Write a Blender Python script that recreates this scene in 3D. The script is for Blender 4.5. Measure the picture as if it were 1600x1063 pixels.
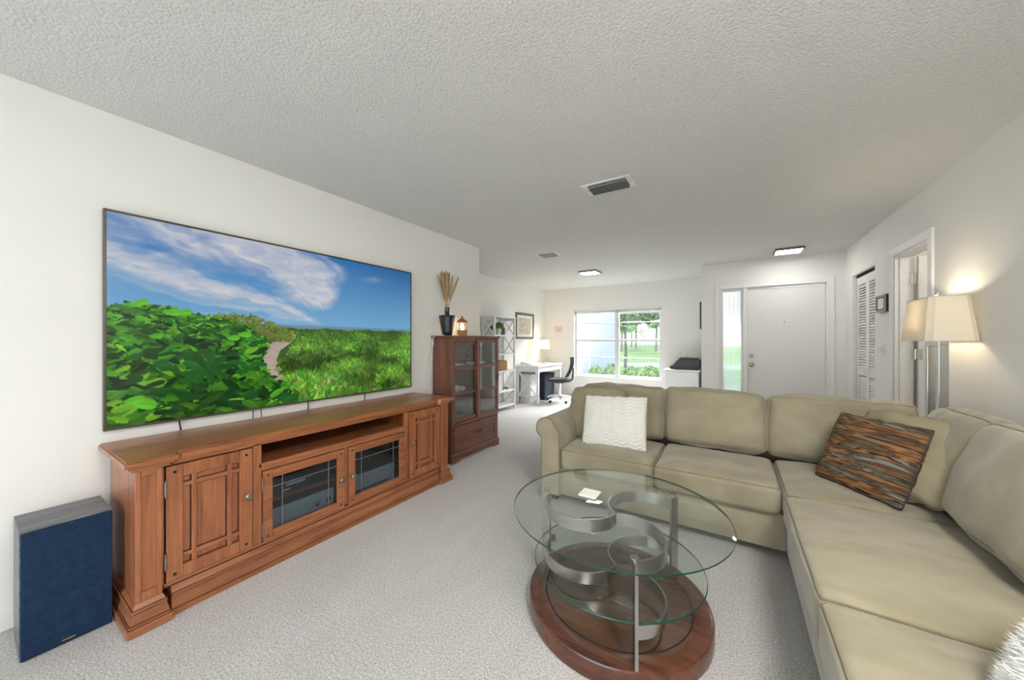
import bpy, bmesh, math, random
import numpy as np
from mathutils import Vector, Matrix, noise

for o in list(bpy.data.objects):
    bpy.data.objects.remove(o, do_unlink=True)
SC = bpy.context.scene
COL = SC.collection
R = math.radians
PI = math.pi

# ------------------------------------------------------------------ camera, light, exposure
XL, XR, XF, YD, YW, HC = -2.697, 1.2605, -3.72, 6.176, 7.384, 2.44
YB = -2.9                       # wall behind the camera (sliding glass doors)
cd = bpy.data.cameras.new('camera')
cd.sensor_width = 36.0
cd.sensor_fit = 'HORIZONTAL'
cd.lens = 542.1 * 36.0 / 1600.0
cd.clip_start = 0.02
cd.clip_end = 300
cam = bpy.data.objects.new('camera', cd)
COL.objects.link(cam)
cam.location = (0, 0, 1.275)
cam.rotation_euler = (R(90), 0, R(32.2693))
SC.camera = cam

SC.view_settings.view_transform = 'Standard'
SC.view_settings.look = 'None'
SC.view_settings.gamma = 1
SC.view_settings.use_curve_mapping = False
SC.view_settings.exposure = 1.27

wd = bpy.data.worlds.new('sky')
SC.world = wd
wd.use_nodes = True
nt = wd.node_tree
nt.nodes.clear()
wo = nt.nodes.new('ShaderNodeOutputWorld')
wb = nt.nodes.new('ShaderNodeBackground')
wtc = nt.nodes.new('ShaderNodeTexCoord')
wsep = nt.nodes.new('ShaderNodeSeparateXYZ')
wr = nt.nodes.new('ShaderNodeValToRGB')
wr.color_ramp.elements[0].position = 0.0
wr.color_ramp.elements[0].color = (0.92, 0.96, 1.0, 1)
wr.color_ramp.elements[1].position = 0.8
wr.color_ramp.elements[1].color = (0.50, 0.70, 1.0, 1)
nt.links.new(wtc.outputs['Generated'], wsep.inputs[0])
nt.links.new(wsep.outputs['Z'], wr.inputs[0])
nt.links.new(wr.outputs[0], wb.inputs[0])
nt.links.new(wb.outputs[0], wo.inputs[0])
wb.inputs[1].default_value = .82


def light(name, kind, loc, energy, color=(1, 1, 1), rot=(0, 0, 0), size=(1, 1), radius=0.05):
    l = bpy.data.lights.new(name, kind)
    l.energy = energy
    l.color = color
    if kind == 'AREA':
        l.shape = 'RECTANGLE'
        l.size, l.size_y = size
    elif kind == 'POINT':
        l.shadow_soft_size = radius
    elif kind == 'SUN':
        l.angle = R(2)
    o = bpy.data.objects.new(name, l)
    COL.objects.link(o)
    o.location = loc
    o.rotation_euler = rot
    return o


light('sun', 'SUN', (2, -12, 9), .75, (1, .95, .87), Vector((.05, .82, -.57)).to_track_quat('-Z', 'Y').to_euler())
# daylight of the sliding glass doors behind the camera (outside of the glass)
light('daylight_sliding_doors', 'AREA', (-0.7, YB - .25, 1.15), 44, (.92, .965, 1), (R(90), 0, 0), (3.6, 2.1))
# daylight at the front window, outside above the opening, slanting in
light('daylight_front_window', 'AREA', (-1.9, YW + 1.1, 2.75), 165, (.97, .985, 1), (R(-56), 0, 0), (1.8, .9)).data.spread = R(115)


# ------------------------------------------------------------------ materials
MATS = {}


def new_mat(name):
    m = bpy.data.materials.new(name)
    m.use_nodes = True
    t = m.node_tree
    return m, t, t.nodes['Principled BSDF']


def L(t, a, b):
    t.links.new(a, b)


def coords(t, scale=(1, 1, 1), kind='Object', rot=(0, 0, 0)):
    tc = t.nodes.new('ShaderNodeTexCoord')
    mp = t.nodes.new('ShaderNodeMapping')
    mp.inputs['Scale'].default_value = scale
    mp.inputs['Rotation'].default_value = rot
    L(t, tc.outputs[kind], mp.inputs['Vector'])
    return mp.outputs['Vector']


def nz(t, vec, scale, detail=3, rough=.5, dist=0):
    n = t.nodes.new('ShaderNodeTexNoise')
    n.inputs['Scale'].default_value = scale
    n.inputs['Detail'].default_value = detail
    n.inputs['Roughness'].default_value = rough
    n.inputs['Distortion'].default_value = dist
    L(t, vec, n.inputs['Vector'])
    return n.outputs['Fac']


def ramp(t, fac, stops):
    r = t.nodes.new('ShaderNodeValToRGB')
    e = r.color_ramp.elements
    while len(e) > 1:
        e.remove(e[-1])
    e[0].position = stops[0][0]
    e[0].color = (*stops[0][1], 1)
    for p, c in stops[1:]:
        k = e.new(p)
        k.color = (*c, 1)
    L(t, fac, r.inputs[0])
    return r.outputs[0]


def bump(t, b, h, strength, dist):
    n = t.nodes.new('ShaderNodeBump')
    n.inputs['Strength'].default_value = strength
    n.inputs['Distance'].default_value = dist
    L(t, h, n.inputs['Height'])
    L(t, n.outputs[0], b.inputs['Normal'])


def srgb(r, g, b):
    f = lambda c: (c / 255 / 12.92) if c / 255 <= .04045 else ((c / 255 + .055) / 1.055) ** 2.4
    return (f(r), f(g), f(b))


def plain(name, col, rough=.5, metal=0, vary=.06, scale=30, bmp=0, bscale=200, coat=0, emit=None, es=0, spec=None):
    """simple procedural material: base colour with faint noise variation, optional fine relief"""
    if name in MATS:
        return MATS[name]
    m, t, b = new_mat(name)
    v = coords(t)
    f = nz(t, v, scale, 3)
    lo = tuple(max(0, c * (1 - vary)) for c in col)
    hi = tuple(min(1, c * (1 + vary)) for c in col)
    L(t, ramp(t, f, [(.3, lo), (.7, hi)]), b.inputs['Base Color'])
    b.inputs['Roughness'].default_value = rough
    b.inputs['Metallic'].default_value = metal
    if coat:
        b.inputs['Coat Weight'].default_value = coat
        b.inputs['Coat Roughness'].default_value = .15
    if spec is not None:
        b.inputs['Specular IOR Level'].default_value = spec
    if bmp:
        bump(t, b, nz(t, v, bscale, 2), bmp, .002)
    if emit:
        b.inputs['Emission Color'].default_value = (*emit, 1)
        b.inputs['Emission Strength'].default_value = es
    MATS[name] = m
    return m


def wood(name, c0, c1, c2, axis='Z', scale=1.0, rough=.36, coat=.25):
    m, t, b = new_mat(name)
    s = {'X': (1.2, 14, 14), 'Y': (14, 1.2, 14), 'Z': (14, 14, 1.2)}[axis]
    v = coords(t, tuple(k * scale for k in s))
    f = nz(t, v, 1.6, 5, .6, .7)
    v2 = coords(t, tuple(k * scale * 5 for k in s))
    g = nz(t, v2, 2.2, 3, .6)
    mx = t.nodes.new('ShaderNodeMath')
    mx.operation = 'MULTIPLY_ADD'
    mx.inputs[1].default_value = .35
    L(t, g, mx.inputs[0])
    L(t, f, mx.inputs[2])
    L(t, ramp(t, mx.outputs[0], [(.45, c0), (.65, c1), (.85, c2)]), b.inputs['Base Color'])
    b.inputs['Roughness'].default_value = rough
    b.inputs['Coat Weight'].default_value = coat
    b.inputs['Coat Roughness'].default_value = .22
    bump(t, b, g, .12, .001)
    return m


def clear_glass(name, tint, ior=1.45, rough=0.0, gain=1.0):
    m = bpy.data.materials.new(name)
    m.use_nodes = True
    t = m.node_tree
    t.nodes.clear()
    out = t.nodes.new('ShaderNodeOutputMaterial')
    tr = t.nodes.new('ShaderNodeBsdfTransparent')
    tr.inputs[0].default_value = (*tint, 1)
    gl = t.nodes.new('ShaderNodeBsdfGlossy')
    gl.inputs['Roughness'].default_value = rough
    lw = t.nodes.new('ShaderNodeLayerWeight')
    lw.inputs[0].default_value = .5
    pw_ = t.nodes.new('ShaderNodeMath')
    pw_.operation = 'POWER'
    pw_.inputs[1].default_value = 5
    L(t, lw.outputs['Facing'], pw_.inputs[0])
    f0 = ((ior - 1) / (ior + 1)) ** 2 * gain
    mu = t.nodes.new('ShaderNodeMath')
    mu.operation = 'MULTIPLY_ADD'
    mu.inputs[1].default_value = 1 - f0
    mu.inputs[2].default_value = f0
    mu.use_clamp = True
    L(t, pw_.outputs[0], mu.inputs[0])
    mx = t.nodes.new('ShaderNodeMixShader')
    L(t, mu.outputs[0], mx.inputs[0])
    L(t, tr.outputs[0], mx.inputs[1])
    L(t, gl.outputs[0], mx.inputs[2])
    L(t, mx.outputs[0], out.inputs[0])
    return m


def fabric_translucent(name, col, trans):
    m = bpy.data.materials.new(name)
    m.use_nodes = True
    t = m.node_tree
    t.nodes.clear()
    out = t.nodes.new('ShaderNodeOutputMaterial')
    v = coords(t)
    c = ramp(t, nz(t, coords(t, (1, 1, 8)), 120, 2), [(.3, tuple(x * .93 for x in col)), (.7, col)])
    d = t.nodes.new('ShaderNodeBsdfDiffuse')
    tl = t.nodes.new('ShaderNodeBsdfTranslucent')
    L(t, c, d.inputs[0])
    L(t, c, tl.inputs[0])
    mx = t.nodes.new('ShaderNodeMixShader')
    mx.inputs[0].default_value = trans
    L(t, d.outputs[0], mx.inputs[1])
    L(t, tl.outputs[0], mx.inputs[2])
    L(t, mx.outputs[0], out.inputs[0])
    return m


def emitter(name, col, strength):
    m, t, b = new_mat(name)
    b.inputs['Base Color'].default_value = (*col, 1)
    b.inputs['Emission Color'].default_value = (*col, 1)
    b.inputs['Emission Strength'].default_value = strength
    return m


def build_mats():
    # wall paint with a faint orange-peel relief
    m, t, b = new_mat('wall_paint')
    v = coords(t)
    L(t, ramp(t, nz(t, v, 1.2, 2), [(.3, (.83, .82, .775)), (.7, (.855, .845, .80))]), b.inputs['Base Color'])
    b.inputs['Roughness'].default_value = .7
    bump(t, b, nz(t, v, 110, 2), .12, .003)
    MATS['wall'] = m
    # popcorn ceiling
    m, t, b = new_mat('popcorn_ceiling')
    v = coords(t)
    vo = t.nodes.new('ShaderNodeTexVoronoi')
    vo.inputs['Scale'].default_value = 85
    L(t, v, vo.inputs['Vector'])
    f = nz(t, v, 120, 3, .65)
    ad = t.nodes.new('ShaderNodeMath')
    ad.operation = 'SUBTRACT'
    L(t, f, ad.inputs[0])
    L(t, vo.outputs['Distance'], ad.inputs[1])
    L(t, ramp(t, f, [(.3, (.60, .598, .577)), (.65, (.74, .738, .717))]), b.inputs['Base Color'])
    b.inputs['Roughness'].default_value = .9
    bump(t, b, ad.outputs[0], .4, .008)
    MATS['ceiling'] = m
    # carpet
    m, t, b = new_mat('cut_pile_carpet')
    v = coords(t)
    f = nz(t, v, 125, 5, .8)
    g = nz(t, coords(t, (1, .45, 1), rot=(0, 0, .5)), 2.3, 3, .6, .8)
    c1 = ramp(t, f, [(.34, (.30, .275, .255)), (.48, (.64, .61, .585)), (.62, (.93, .90, .88))])
    c2 = ramp(t, g, [(.35, (.92, .915, .91)), (.65, (1, 1, 1))])
    mx = t.nodes.new('ShaderNodeMix')
    mx.data_type = 'RGBA'
    mx.blend_type = 'MULTIPLY'
    mx.inputs['Factor'].default_value = 1
    L(t, c1, mx.inputs[6])
    L(t, c2, mx.inputs[7])
    L(t, mx.outputs[2], b.inputs['Base Color'])
    b.inputs['Roughness'].default_value = .95
    b.inputs['Specular IOR Level'].default_value = .1
    b.inputs['Sheen Weight'].default_value = .2
    bump(t, b, f, .8, .012)
    MATS['carpet'] = m
    # sofa micro-suede with nap marks
    m, t, b = new_mat('sage_microsuede')
    v = coords(t)
    g = nz(t, coords(t, (1, 1.8, 1.2), rot=(.3, .2, .7)), 4.2, 3, .5, .2)
    f = nz(t, v, 260, 2)
    mxf = t.nodes.new('ShaderNodeMath')
    mxf.operation = 'MULTIPLY_ADD'
    mxf.inputs[1].default_value = .12
    L(t, f, mxf.inputs[0])
    L(t, g, mxf.inputs[2])
    L(t, ramp(t, mxf.outputs[0], [(.34, srgb(143, 134, 111)), (.52, srgb(151, 142, 118)), (.60, srgb(157, 148, 124)), (.74, srgb(164, 155, 131))]), b.inputs['Base Color'])
    b.inputs['Roughness'].default_value = .9
    b.inputs['Specular IOR Level'].default_value = .15
    b.inputs['Sheen Weight'].default_value = .35
    b.inputs['Sheen Roughness'].default_value = .5
    bump(t, b, f, .06, .002)
    MATS['suede'] = m
    MATS['suede_pipe'] = plain('sage_piping', srgb(132, 123, 98), .9, vary=.08)
    # woods
    o0, o1, o2 = srgb(118, 68, 42), srgb(152, 93, 58), srgb(170, 108, 70)
    for a in 'XYZ':
        MATS['oak' + a] = wood('honey_brown_wood_' + a, o0, o1, o2, a)
    MATS['oakin'] = wood('cabinet_interior_wood', srgb(70, 36, 18), srgb(104, 58, 31), srgb(128, 76, 42), 'Y')
    c0, c1, c2 = srgb(82, 47, 36), srgb(110, 67, 52), srgb(130, 84, 67)
    for a in 'YZ':
        MATS['cherry' + a] = wood('dark_cherry_wood_' + a, c0, c1, c2, a, 1.0, .4, .2)
    MATS['walnut'] = wood('red_walnut_tabletop', srgb(56, 29, 18), srgb(82, 44, 28), srgb(104, 59, 38), 'X', .6, .25, .6)
    MATS['ash'] = wood('dark_grey_ash_veneer', srgb(66, 68, 72), srgb(98, 101, 106), srgb(124, 127, 132), 'Y', 1.0, .5, .1)
    # simple ones
    plain('white_paint', (.84, .825, .80), .45, vary=.02)
    plain('white_lacquer', (.83, .83, .825), .4, vary=.02)
    plain('door_paint', (.82, .80, .775), .5, vary=.02)
    plain('black_plastic', (.018, .018, .02), .35)
    plain('dark_grey_plastic', (.05, .052, .058), .45)
    plain('black_mesh', (.02, .02, .022), .8, bmp=.4, bscale=500)
    plain('seat_fabric', (.05, .048, .046), .9, bmp=.3, bscale=600)
    plain('speaker_cloth', srgb(34, 52, 76), .95, vary=.18, scale=60, bmp=.4, bscale=700, spec=.1)
    plain('brushed_steel', (.54, .53, .50), .24, 1, vary=.08, scale=8)
    plain('chrome', (.75, .75, .76), .12, 1, vary=.02)
    plain('pewter', (.30, .28, .24), .38, 1, vary=.15)
    plain('aged_brass', (.35, .28, .17), .35, 1)
    plain('bronze', (.10, .08, .065), .4, .9)
    plain('tv_bezel', srgb(92, 86, 80), .35, .7, vary=.03)
    plain('lead', (.32, .33, .34), .4, .8)
    plain('glaze_shade', srgb(58, 30, 18), .6)  # dark glaze tone with groove shade painted into it
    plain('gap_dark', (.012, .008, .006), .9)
    plain('cable_black', (.015, .015, .016), .5)
    plain('cable_white', (.8, .8, .8), .5)
    plain('glass_rim', (.008, .055, .04), .12, spec=.4)
    plain('tile_white', (.86, .80, .75), .3)
    plain('vase_black', (.012, .013, .014), .12, coat=.6)
    plain('dried_grass', srgb(166, 140, 104), .95, vary=.25, scale=90)
    plain('plastic_grey_light', (.55, .55, .55), .5)
    plain('vent_white', (.78, .775, .75), .5)
    plain('vent_tan', (.42, .40, .34), .7)
    plain('vent_dark', (.10, .105, .095), .8)
    plain('fixture_bronze', (.16, .13, .12), .4, .6)
    plain('leaf_green', (.09, .27, .04), .6, vary=.4, scale=40)
    plain('pot_white', (.80, .79, .77), .4)
    plain('wicker', srgb(168, 132, 92), .9, vary=.25, scale=140, bmp=.6, bscale=160)
    plain('paper', (.82, .82, .80), .8)
    plain('navy_fabric', (.022, .03, .042), .9, bmp=.3, bscale=400)
    plain('copper', (.42, .22, .12), .3, 1)
    plain('lantern_wood', srgb(176, 132, 84), .6)
    plain('hinge_nickel', (.6, .59, .57), .3, 1)
    plain('alu_frame', (.72, .72, .73), .4, .2)
    plain('photo_frame_wood', srgb(112, 96, 82), .5)
    plain('cream_yarn', (.72, .695, .635), .95, vary=.04, bmp=.15, bscale=300)
    plain('white_fur', (.88, .875, .86), .95, vary=.03)
    plain('sage_pillow', srgb(150, 141, 114), .9, vary=.10, scale=7, bmp=.1, bscale=300)
    # exterior
    plain('lawn', (.40, .52, .20), .95, vary=.25, scale=.35)
    plain('concrete_drive', (.74, .72, .68), .9)
    plain('stucco', (.64, .65, .76), .9, vary=.02, scale=5)
    plain('hedge_leaf', (.26, .36, .17), .8, vary=.45, scale=9)
    plain('tree_leaf', (.34, .42, .27), .9, vary=.4, scale=1.2)
    plain('palm_leaf', (.32, .44, .20), .7, vary=.4, scale=3)
    plain('bark', (.34, .30, .27), .9, vary=.3, scale=6)
    MATS['win_glass'] = clear_glass('window_glass', (.97, .98, .98), 1.35)
    MATS['cab_glass'] = clear_glass('cabinet_glass', (.62, .68, .72), 1.5, .02, 1.5)
    MATS['hutch_glass'] = clear_glass('hutch_glass', (.86, .9, .9), 1.5, .01, 3.0)
    MATS['table_glass'] = clear_glass('table_glass', (.93, .96, .945), 1.5, 0, 1.3)
    MATS['goblet_glass'] = clear_glass('goblet_glass', (.85, .9, .9), 1.5, 0, 2.0)
    MATS['led'] = emitter('led_diffuser', (1, .975, .945), 9.5)
    MATS['led_fill'] = emitter('fill_led_diffuser', (1, .98, .955), 27)  # diffuser of the added fill panel
    MATS['bulb'] = emitter('warm_bulb', (1, .72, .42), 12)
    MATS['shade'] = fabric_translucent('linen_shade', (.84, .80, .71), .28)
    MATS['shade_w'] = fabric_translucent('white_shade', (.85, .80, .70), .45)
    # reeded glass of the sidelight
    m, t, b = new_mat('reeded_glass')
    b.inputs['Base Color'].default_value = (.97, .99, .98, 1)
    b.inputs['Transmission Weight'].default_value = 1
    b.inputs['Roughness'].default_value = .10
    b.inputs['IOR'].default_value = 1.3
    L(t, ramp(t, nz(t, coords(t), 20), [(.3, (.95, .97, .97)), (.7, (1, 1, 1))]), b.inputs['Base Color'])
    MATS['reeded'] = m
    # striped woven pillow
    m, t, b = new_mat('striped_weave')
    f = nz(t, coords(t, (1.6, 25, 1)), 1.0, 3, .55, .5)
    g = nz(t, coords(t, (5, 46, 1)), 1.0, 2, .5, .3)
    n2 = t.nodes.new('ShaderNodeMath')
    n2.operation = 'MULTIPLY_ADD'
    n2.inputs[1].default_value = .3
    L(t, g, n2.inputs[0])
    L(t, f, n2.inputs[2])
    cs = [(.42, srgb(22, 18, 22)), (.49, srgb(34, 28, 32)), (.50, srgb(98, 98, 98)), (.54, srgb(122, 124, 122)),
          (.55, srgb(30, 24, 26)), (.585, srgb(48, 34, 30)), (.595, srgb(132, 92, 50)), (.635, srgb(150, 108, 62)),
          (.645, srgb(84, 50, 28)), (.675, srgb(108, 62, 32)), (.685, srgb(28, 24, 28)), (.71, srgb(80, 76, 50)),
          (.74, srgb(100, 98, 76)), (.75, srgb(34, 28, 30)), (.79, srgb(126, 126, 120))]
    L(t, ramp(t, n2.outputs[0], cs), b.inputs['Base Color'])
    b.inputs['Roughness'].default_value = .9
    bump(t, b, g, .3, .002)
    MATS['stripes'] = m
    # tv picture: colour attribute, lit from behind like a screen
    m, t, b = new_mat('tv_picture')
    at = t.nodes.new('ShaderNodeVertexColor')
    at.layer_name = 'picture'
    b.inputs['Base Color'].default_value = (.005, .005, .006, 1)
    b.inputs['Roughness'].default_value = .12
    b.inputs['Specular IOR Level'].default_value = .35
    L(t, at.outputs[0], b.inputs['Emission Color'])
    b.inputs['Emission Strength'].default_value = .385
    MATS['picture'] = m
    # watercolour print and calendar picture
    m, t, b = new_mat('watercolour_print')
    L(t, ramp(t, nz(t, coords(t, (1, 1, 1)), 9, 4, .6, 1.5), [(.32, (.72, .72, .62)), (.45, (.38, .45, .20)), (.52, (.78, .74, .68)), (.60, (.62, .30, .34)), (.68, (.24, .18, .22)), (.75, (.75, .72, .66))]), b.inputs['Base Color'])
    b.inputs['Roughness'].default_value = .7
    MATS['print'] = m
    m, t, b = new_mat('pink_blossom_print')
    L(t, ramp(t, nz(t, coords(t, (1, 1, 1)), 14, 4, .6, 1.0), [(.38, (.82, .78, .76)), (.5, (.80, .42, .45)), (.62, (.85, .70, .68))]), b.inputs['Base Color'])
    MATS['pinkprint'] = m


build_mats()
M = MATS


# ------------------------------------------------------------------ mesh helpers
def bx(bm, lo, hi, bev=0.0, seg=2):
    lo, hi = [min(a, b) for a, b in zip(lo, hi)], [max(a, b) for a, b in zip(lo, hi)]
    c = [(a + b) / 2 for a, b in zip(lo, hi)]
    r = bmesh.ops.create_cube(bm, size=1)
    vs = r['verts']
    for v in vs:
        v.co = Vector((c[i] + v.co[i] * (hi[i] - lo[i]) for i in range(3)))
    if bev > 0:
        bev = min(bev, .45 * min(hi[i] - lo[i] for i in range(3)))
        es = set()
        for v in vs:
            es.update(v.link_edges)
        bmesh.ops.bevel(bm, geom=list(es), offset=bev, segments=seg, affect='EDGES', profile=.5)
    return bm


def box(lo, hi, bev=0.0, seg=2):
    return bx(bmesh.new(), lo, hi, bev, seg)


def frustum(bm, a, z0, b, z1):
    """tapered box: rectangle a=(x0,x1,y0,y1) at z0 to rectangle b at z1"""
    vs = []
    for (x0, x1, y0, y1), z in ((a, z0), (b, z1)):
        for x, y in ((x0, y0), (x1, y0), (x1, y1), (x0, y1)):
            vs.append(bm.verts.new((x, y, z)))
    bm.faces.new(vs[3::-1])
    bm.faces.new(vs[4:])
    for i in range(4):
        j = (i + 1) % 4
        bm.faces.new((vs[i], vs[j], vs[4 + j], vs[4 + i]))
    return bm


def prism(bm, poly, z0, z1, f=lambda x, y, z: (x, y, z)):
    """extrude polygon (x,y) from z0 to z1; f remaps axes"""
    a = [bm.verts.new(f(x, y, z0)) for x, y in poly]
    b = [bm.verts.new(f(x, y, z1)) for x, y in poly]
    n = len(poly)
    bm.faces.new(a[::-1])
    bm.faces.new(b)
    for i in range(n):
        j = (i + 1) % n
        bm.faces.new((a[i], a[j], b[j], b[i]))
    bmesh.ops.recalc_face_normals(bm, faces=bm.faces)
    return bm


def tube(bm, pts, r, seg=8, closed=False):
    pts = [Vector(p) for p in pts]
    n = len(pts)
    rs = r if isinstance(r, (list, tuple)) else [r] * n
    rings = []
    up = None
    for i, p in enumerate(pts):
        if closed:
            d = (pts[(i + 1) % n] - pts[i - 1])
        else:
            d = (pts[min(i + 1, n - 1)] - pts[max(i - 1, 0)])
        d.normalize()
        if up is None:
            up = Vector((0, 0, 1)) if abs(d.z) < .9 else Vector((1, 0, 0))
        s = d.cross(up)
        if s.length < 1e-6:
            s = d.orthogonal()
        s.normalize()
        up = s.cross(d).normalized()
        rings.append([bm.verts.new(p + (s * math.cos(2 * PI * k / seg) + up * math.sin(2 * PI * k / seg)) * rs[i]) for k in range(seg)])
    m = n if closed else n - 1
    for i in range(m):
        a, b = rings[i], rings[(i + 1) % n]
        for k in range(seg):
            j = (k + 1) % seg
            bm.faces.new((a[k], a[j], b[j], b[k]))
    if not closed:
        bm.faces.new(rings[0][::-1])
        bm.faces.new(rings[-1])
    bmesh.ops.recalc_face_normals(bm, faces=bm.faces)
    return bm


def lathe(bm, prof, c=(0, 0, 0), seg=32):
    rings = []
    for r, z in prof:
        if r < 1e-6:
            rings.append([bm.verts.new((c[0], c[1], c[2] + z))])
        else:
            rings.append([bm.verts.new((c[0] + r * math.cos(2 * PI * k / seg), c[1] + r * math.sin(2 * PI * k / seg), c[2] + z)) for k in range(seg)])
    for a, b in zip(rings, rings[1:]):
        for k in range(seg):
            j = (k + 1) % seg
            if len(a) == 1 and len(b) == 1:
                continue
            if len(a) == 1:
                bm.faces.new((a[0], b[j], b[k]))
            elif len(b) == 1:
                bm.faces.new((a[k], a[j], b[0]))
            else:
                bm.faces.new((a[k], a[j], b[j], b[k]))
    bmesh.ops.recalc_face_normals(bm, faces=bm.faces)
    return bm


def bar(bm, p, q, w, t, nrm=(1, 0, 0)):
    """rectangular bar from p to q, width w across nrm x direction, thickness t along nrm"""
    p, q, nrm = Vector(p), Vector(q), Vector(nrm).normalized()
    d = (q - p).normalized()
    s = d.cross(nrm).normalized()
    vs = []
    for e in (p, q):
        for a, b in ((-1, -1), (1, -1), (1, 1), (-1, 1)):
            vs.append(bm.verts.new(e + s * (a * w / 2) + nrm * (b * t / 2)))
    bm.faces.new(vs[3::-1])
    bm.faces.new(vs[4:])
    for i in range(4):
        j = (i + 1) % 4
        bm.faces.new((vs[i], vs[j], vs[4 + j], vs[4 + i]))
    bmesh.ops.recalc_face_normals(bm, faces=bm.faces)
    return bm


# ------------------------------------------------------------------ object helpers
def origin_of(o):
    v = Vector((0, 0, 0))
    while o is not None:
        v += o.location
        o = o.parent
    return v


def obj(name, bm, mat, parent=None, w=True, smooth=False, mats=None):
    """link a bmesh as one object; w: the bmesh is in world space, shift it to the parent's origin"""
    if parent is not None and w:
        bmesh.ops.translate(bm, verts=bm.verts, vec=-origin_of(parent))
    me = bpy.data.meshes.new(name)
    bm.to_mesh(me)
    bm.free()
    me.materials.append(M[mat] if isinstance(mat, str) else mat)
    for k in (mats or []):
        me.materials.append(M[k])
    if smooth:
        me.polygons.foreach_set('use_smooth', [True] * len(me.polygons))
        if smooth != 'all':
            try:
                me.set_sharp_from_angle(angle=R(38))
            except Exception:
                pass
    o = bpy.data.objects.new(name, me)
    COL.objects.link(o)
    o.parent = parent
    return o


def tag(o, label, cat, group=None, kind=None):
    o['label'] = label
    o['category'] = cat
    if group:
        o['group'] = group
    if kind:
        o['kind'] = kind
    return o


def thing(name, label, cat, loc=(0, 0, 0), group=None, kind=None, rz=0):
    o = bpy.data.objects.new(name, None)
    o.empty_display_size = .1
    COL.objects.link(o)
    o.location = loc
    o.rotation_euler = (0, 0, rz)
    return tag(o, label, cat, group, kind)


def single(name, bm, mat, label, cat, loc, group=None, smooth=False, kind=None, mats=None):
    """one-mesh thing: world-space bmesh, origin moved to loc"""
    bmesh.ops.translate(bm, verts=bm.verts, vec=-Vector(loc))
    o = obj(name, bm, mat, None, False, smooth, mats)
    o.location = loc
    return tag(o, label, cat, group, kind)


def struct(name, bm, mat, label, cat):
    o = obj(name, bm, mat)
    return tag(o, label, cat, kind='structure')


def piece(src, parent, loc, name=None):
    """copy sharing mesh data"""
    c = src.copy()
    COL.objects.link(c)
    c.parent = parent
    c.location = loc
    return c


# ------------------------------------------------------------------ the room
def wall_x(bm, x0, x1, y0, y1, holes=()):
    """wall slab thick in x, running in y, with holes (ya,yb,za,zb)"""
    ys = y0
    for ya, yb, za, zb in sorted(holes):
        if ya > ys:
            bx(bm, (x0, ys, 0), (x1, ya, HC))
        if za > 0:
            bx(bm, (x0, ya, 0), (x1, yb, za))
        bx(bm, (x0, ya, zb), (x1, yb, HC))
        ys = yb
    bx(bm, (x0, ys, 0), (x1, y1, HC))
    return bm


def wall_y(bm, y0, y1, x0, x1, holes=()):
    xs = x0
    for xa, xb, za, zb in sorted(holes):
        if xa > xs:
            bx(bm, (xs, y0, 0), (xa, y1, HC))
        if za > 0:
            bx(bm, (xa, y0, 0), (xb, y1, za))
        bx(bm, (xa, y0, zb), (xb, y1, HC))
        xs = xb
    bx(bm, (xs, y0, 0), (x1, y1, HC))
    return bm


struct('floor', box((-4.0, YB, -.10), (3.2, YW + .1, 0)), 'carpet', 'pale beige cut pile carpet across the whole room', 'floor')
struct('ceiling', box((-4.0, YB - .9, HC), (3.2, YW + .55, HC + .16)), 'ceiling', 'white popcorn textured ceiling', 'ceiling')
struct('wall_left', wall_x(bmesh.new(), XL - .14, XL, YB, 3.497), 'wall', 'cream painted wall behind the big television', 'wall')
struct('wall_left_return', wall_y(bmesh.new(), 3.36, 3.497, XF, XL - .14), 'wall', 'short cream return wall beside the bookshelf', 'wall')
struct('wall_office_left', wall_x(bmesh.new(), XF - .14, XF, 3.36, YW + .2), 'wall', 'cream wall behind the white desk and bookshelf', 'wall')
WX0, WX1, WZ0, WZ1 = -3.0, -1.17, .475, 1.955
struct('wall_window', wall_y(bmesh.new(), YW, YW + .2, XF, -.392, [(WX0, WX1, WZ0, WZ1)]), 'wall', 'cream end wall around the front window', 'wall')
struct('wall_entry_return', wall_x(bmesh.new(), -.392, -.392 + .14, YD + .14, YW + .2), 'wall', 'short wall beside the printer stand', 'wall')
DX0, DX1, DZ1 = -.15, 1.09, 2.055
struct('wall_entry', wall_y(bmesh.new(), YD, YD + .14, -.392, XR + .12, [(DX0, DX1, 0, DZ1)]), 'wall', 'cream wall around the front door and sidelight', 'wall')
CY0, CY1, CZ1 = 5.05, 5.80, 2.055
OY0, OY1, OZ1 = 3.865, 4.555, 2.04
struct('wall_right', wall_x(bmesh.new(), XR, XR + .12, YB, YD, [(OY0, OY1, 0, OZ1), (CY0, CY1, 0, CZ1)]), 'wall', 'cream wall behind the floor lamp and sectional', 'wall')
SX0, SX1 = -2.3, 0.95
struct('wall_back', wall_y(bmesh.new(), YB - .14, YB, XL - .14, XR + .12, [(SX0, SX1, 0, 2.1)]), 'wall', 'cream wall around the sliding glass doors', 'wall')
# room behind the open door
bm = wall_x(bmesh.new(), 3.0, 3.12, 3.2, 5.0)
wall_y(bm, 3.08, 3.2, XR + .12, 3.12)
wall_y(bm, 4.9, 5.02, XR + .12, 3.12)
struct('wall_bedroom', bm, 'wall', 'cream walls of the room behind the open door', 'wall')
bm = wall_x(bmesh.new(), 2.0, 2.1, 5.02, 6.0)
wall_y(bm, 5.9, 6.0, XR + .12, 2.1)
struct('wall_closet', bm, 'wall', 'walls inside the louvered closet', 'wall')
light('bedroom_fill_light', 'POINT', (2.1, 3.8, 2.2), 6, (1, .93, .84), radius=.12)  # unseen point light added to brighten the room behind the door

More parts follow.
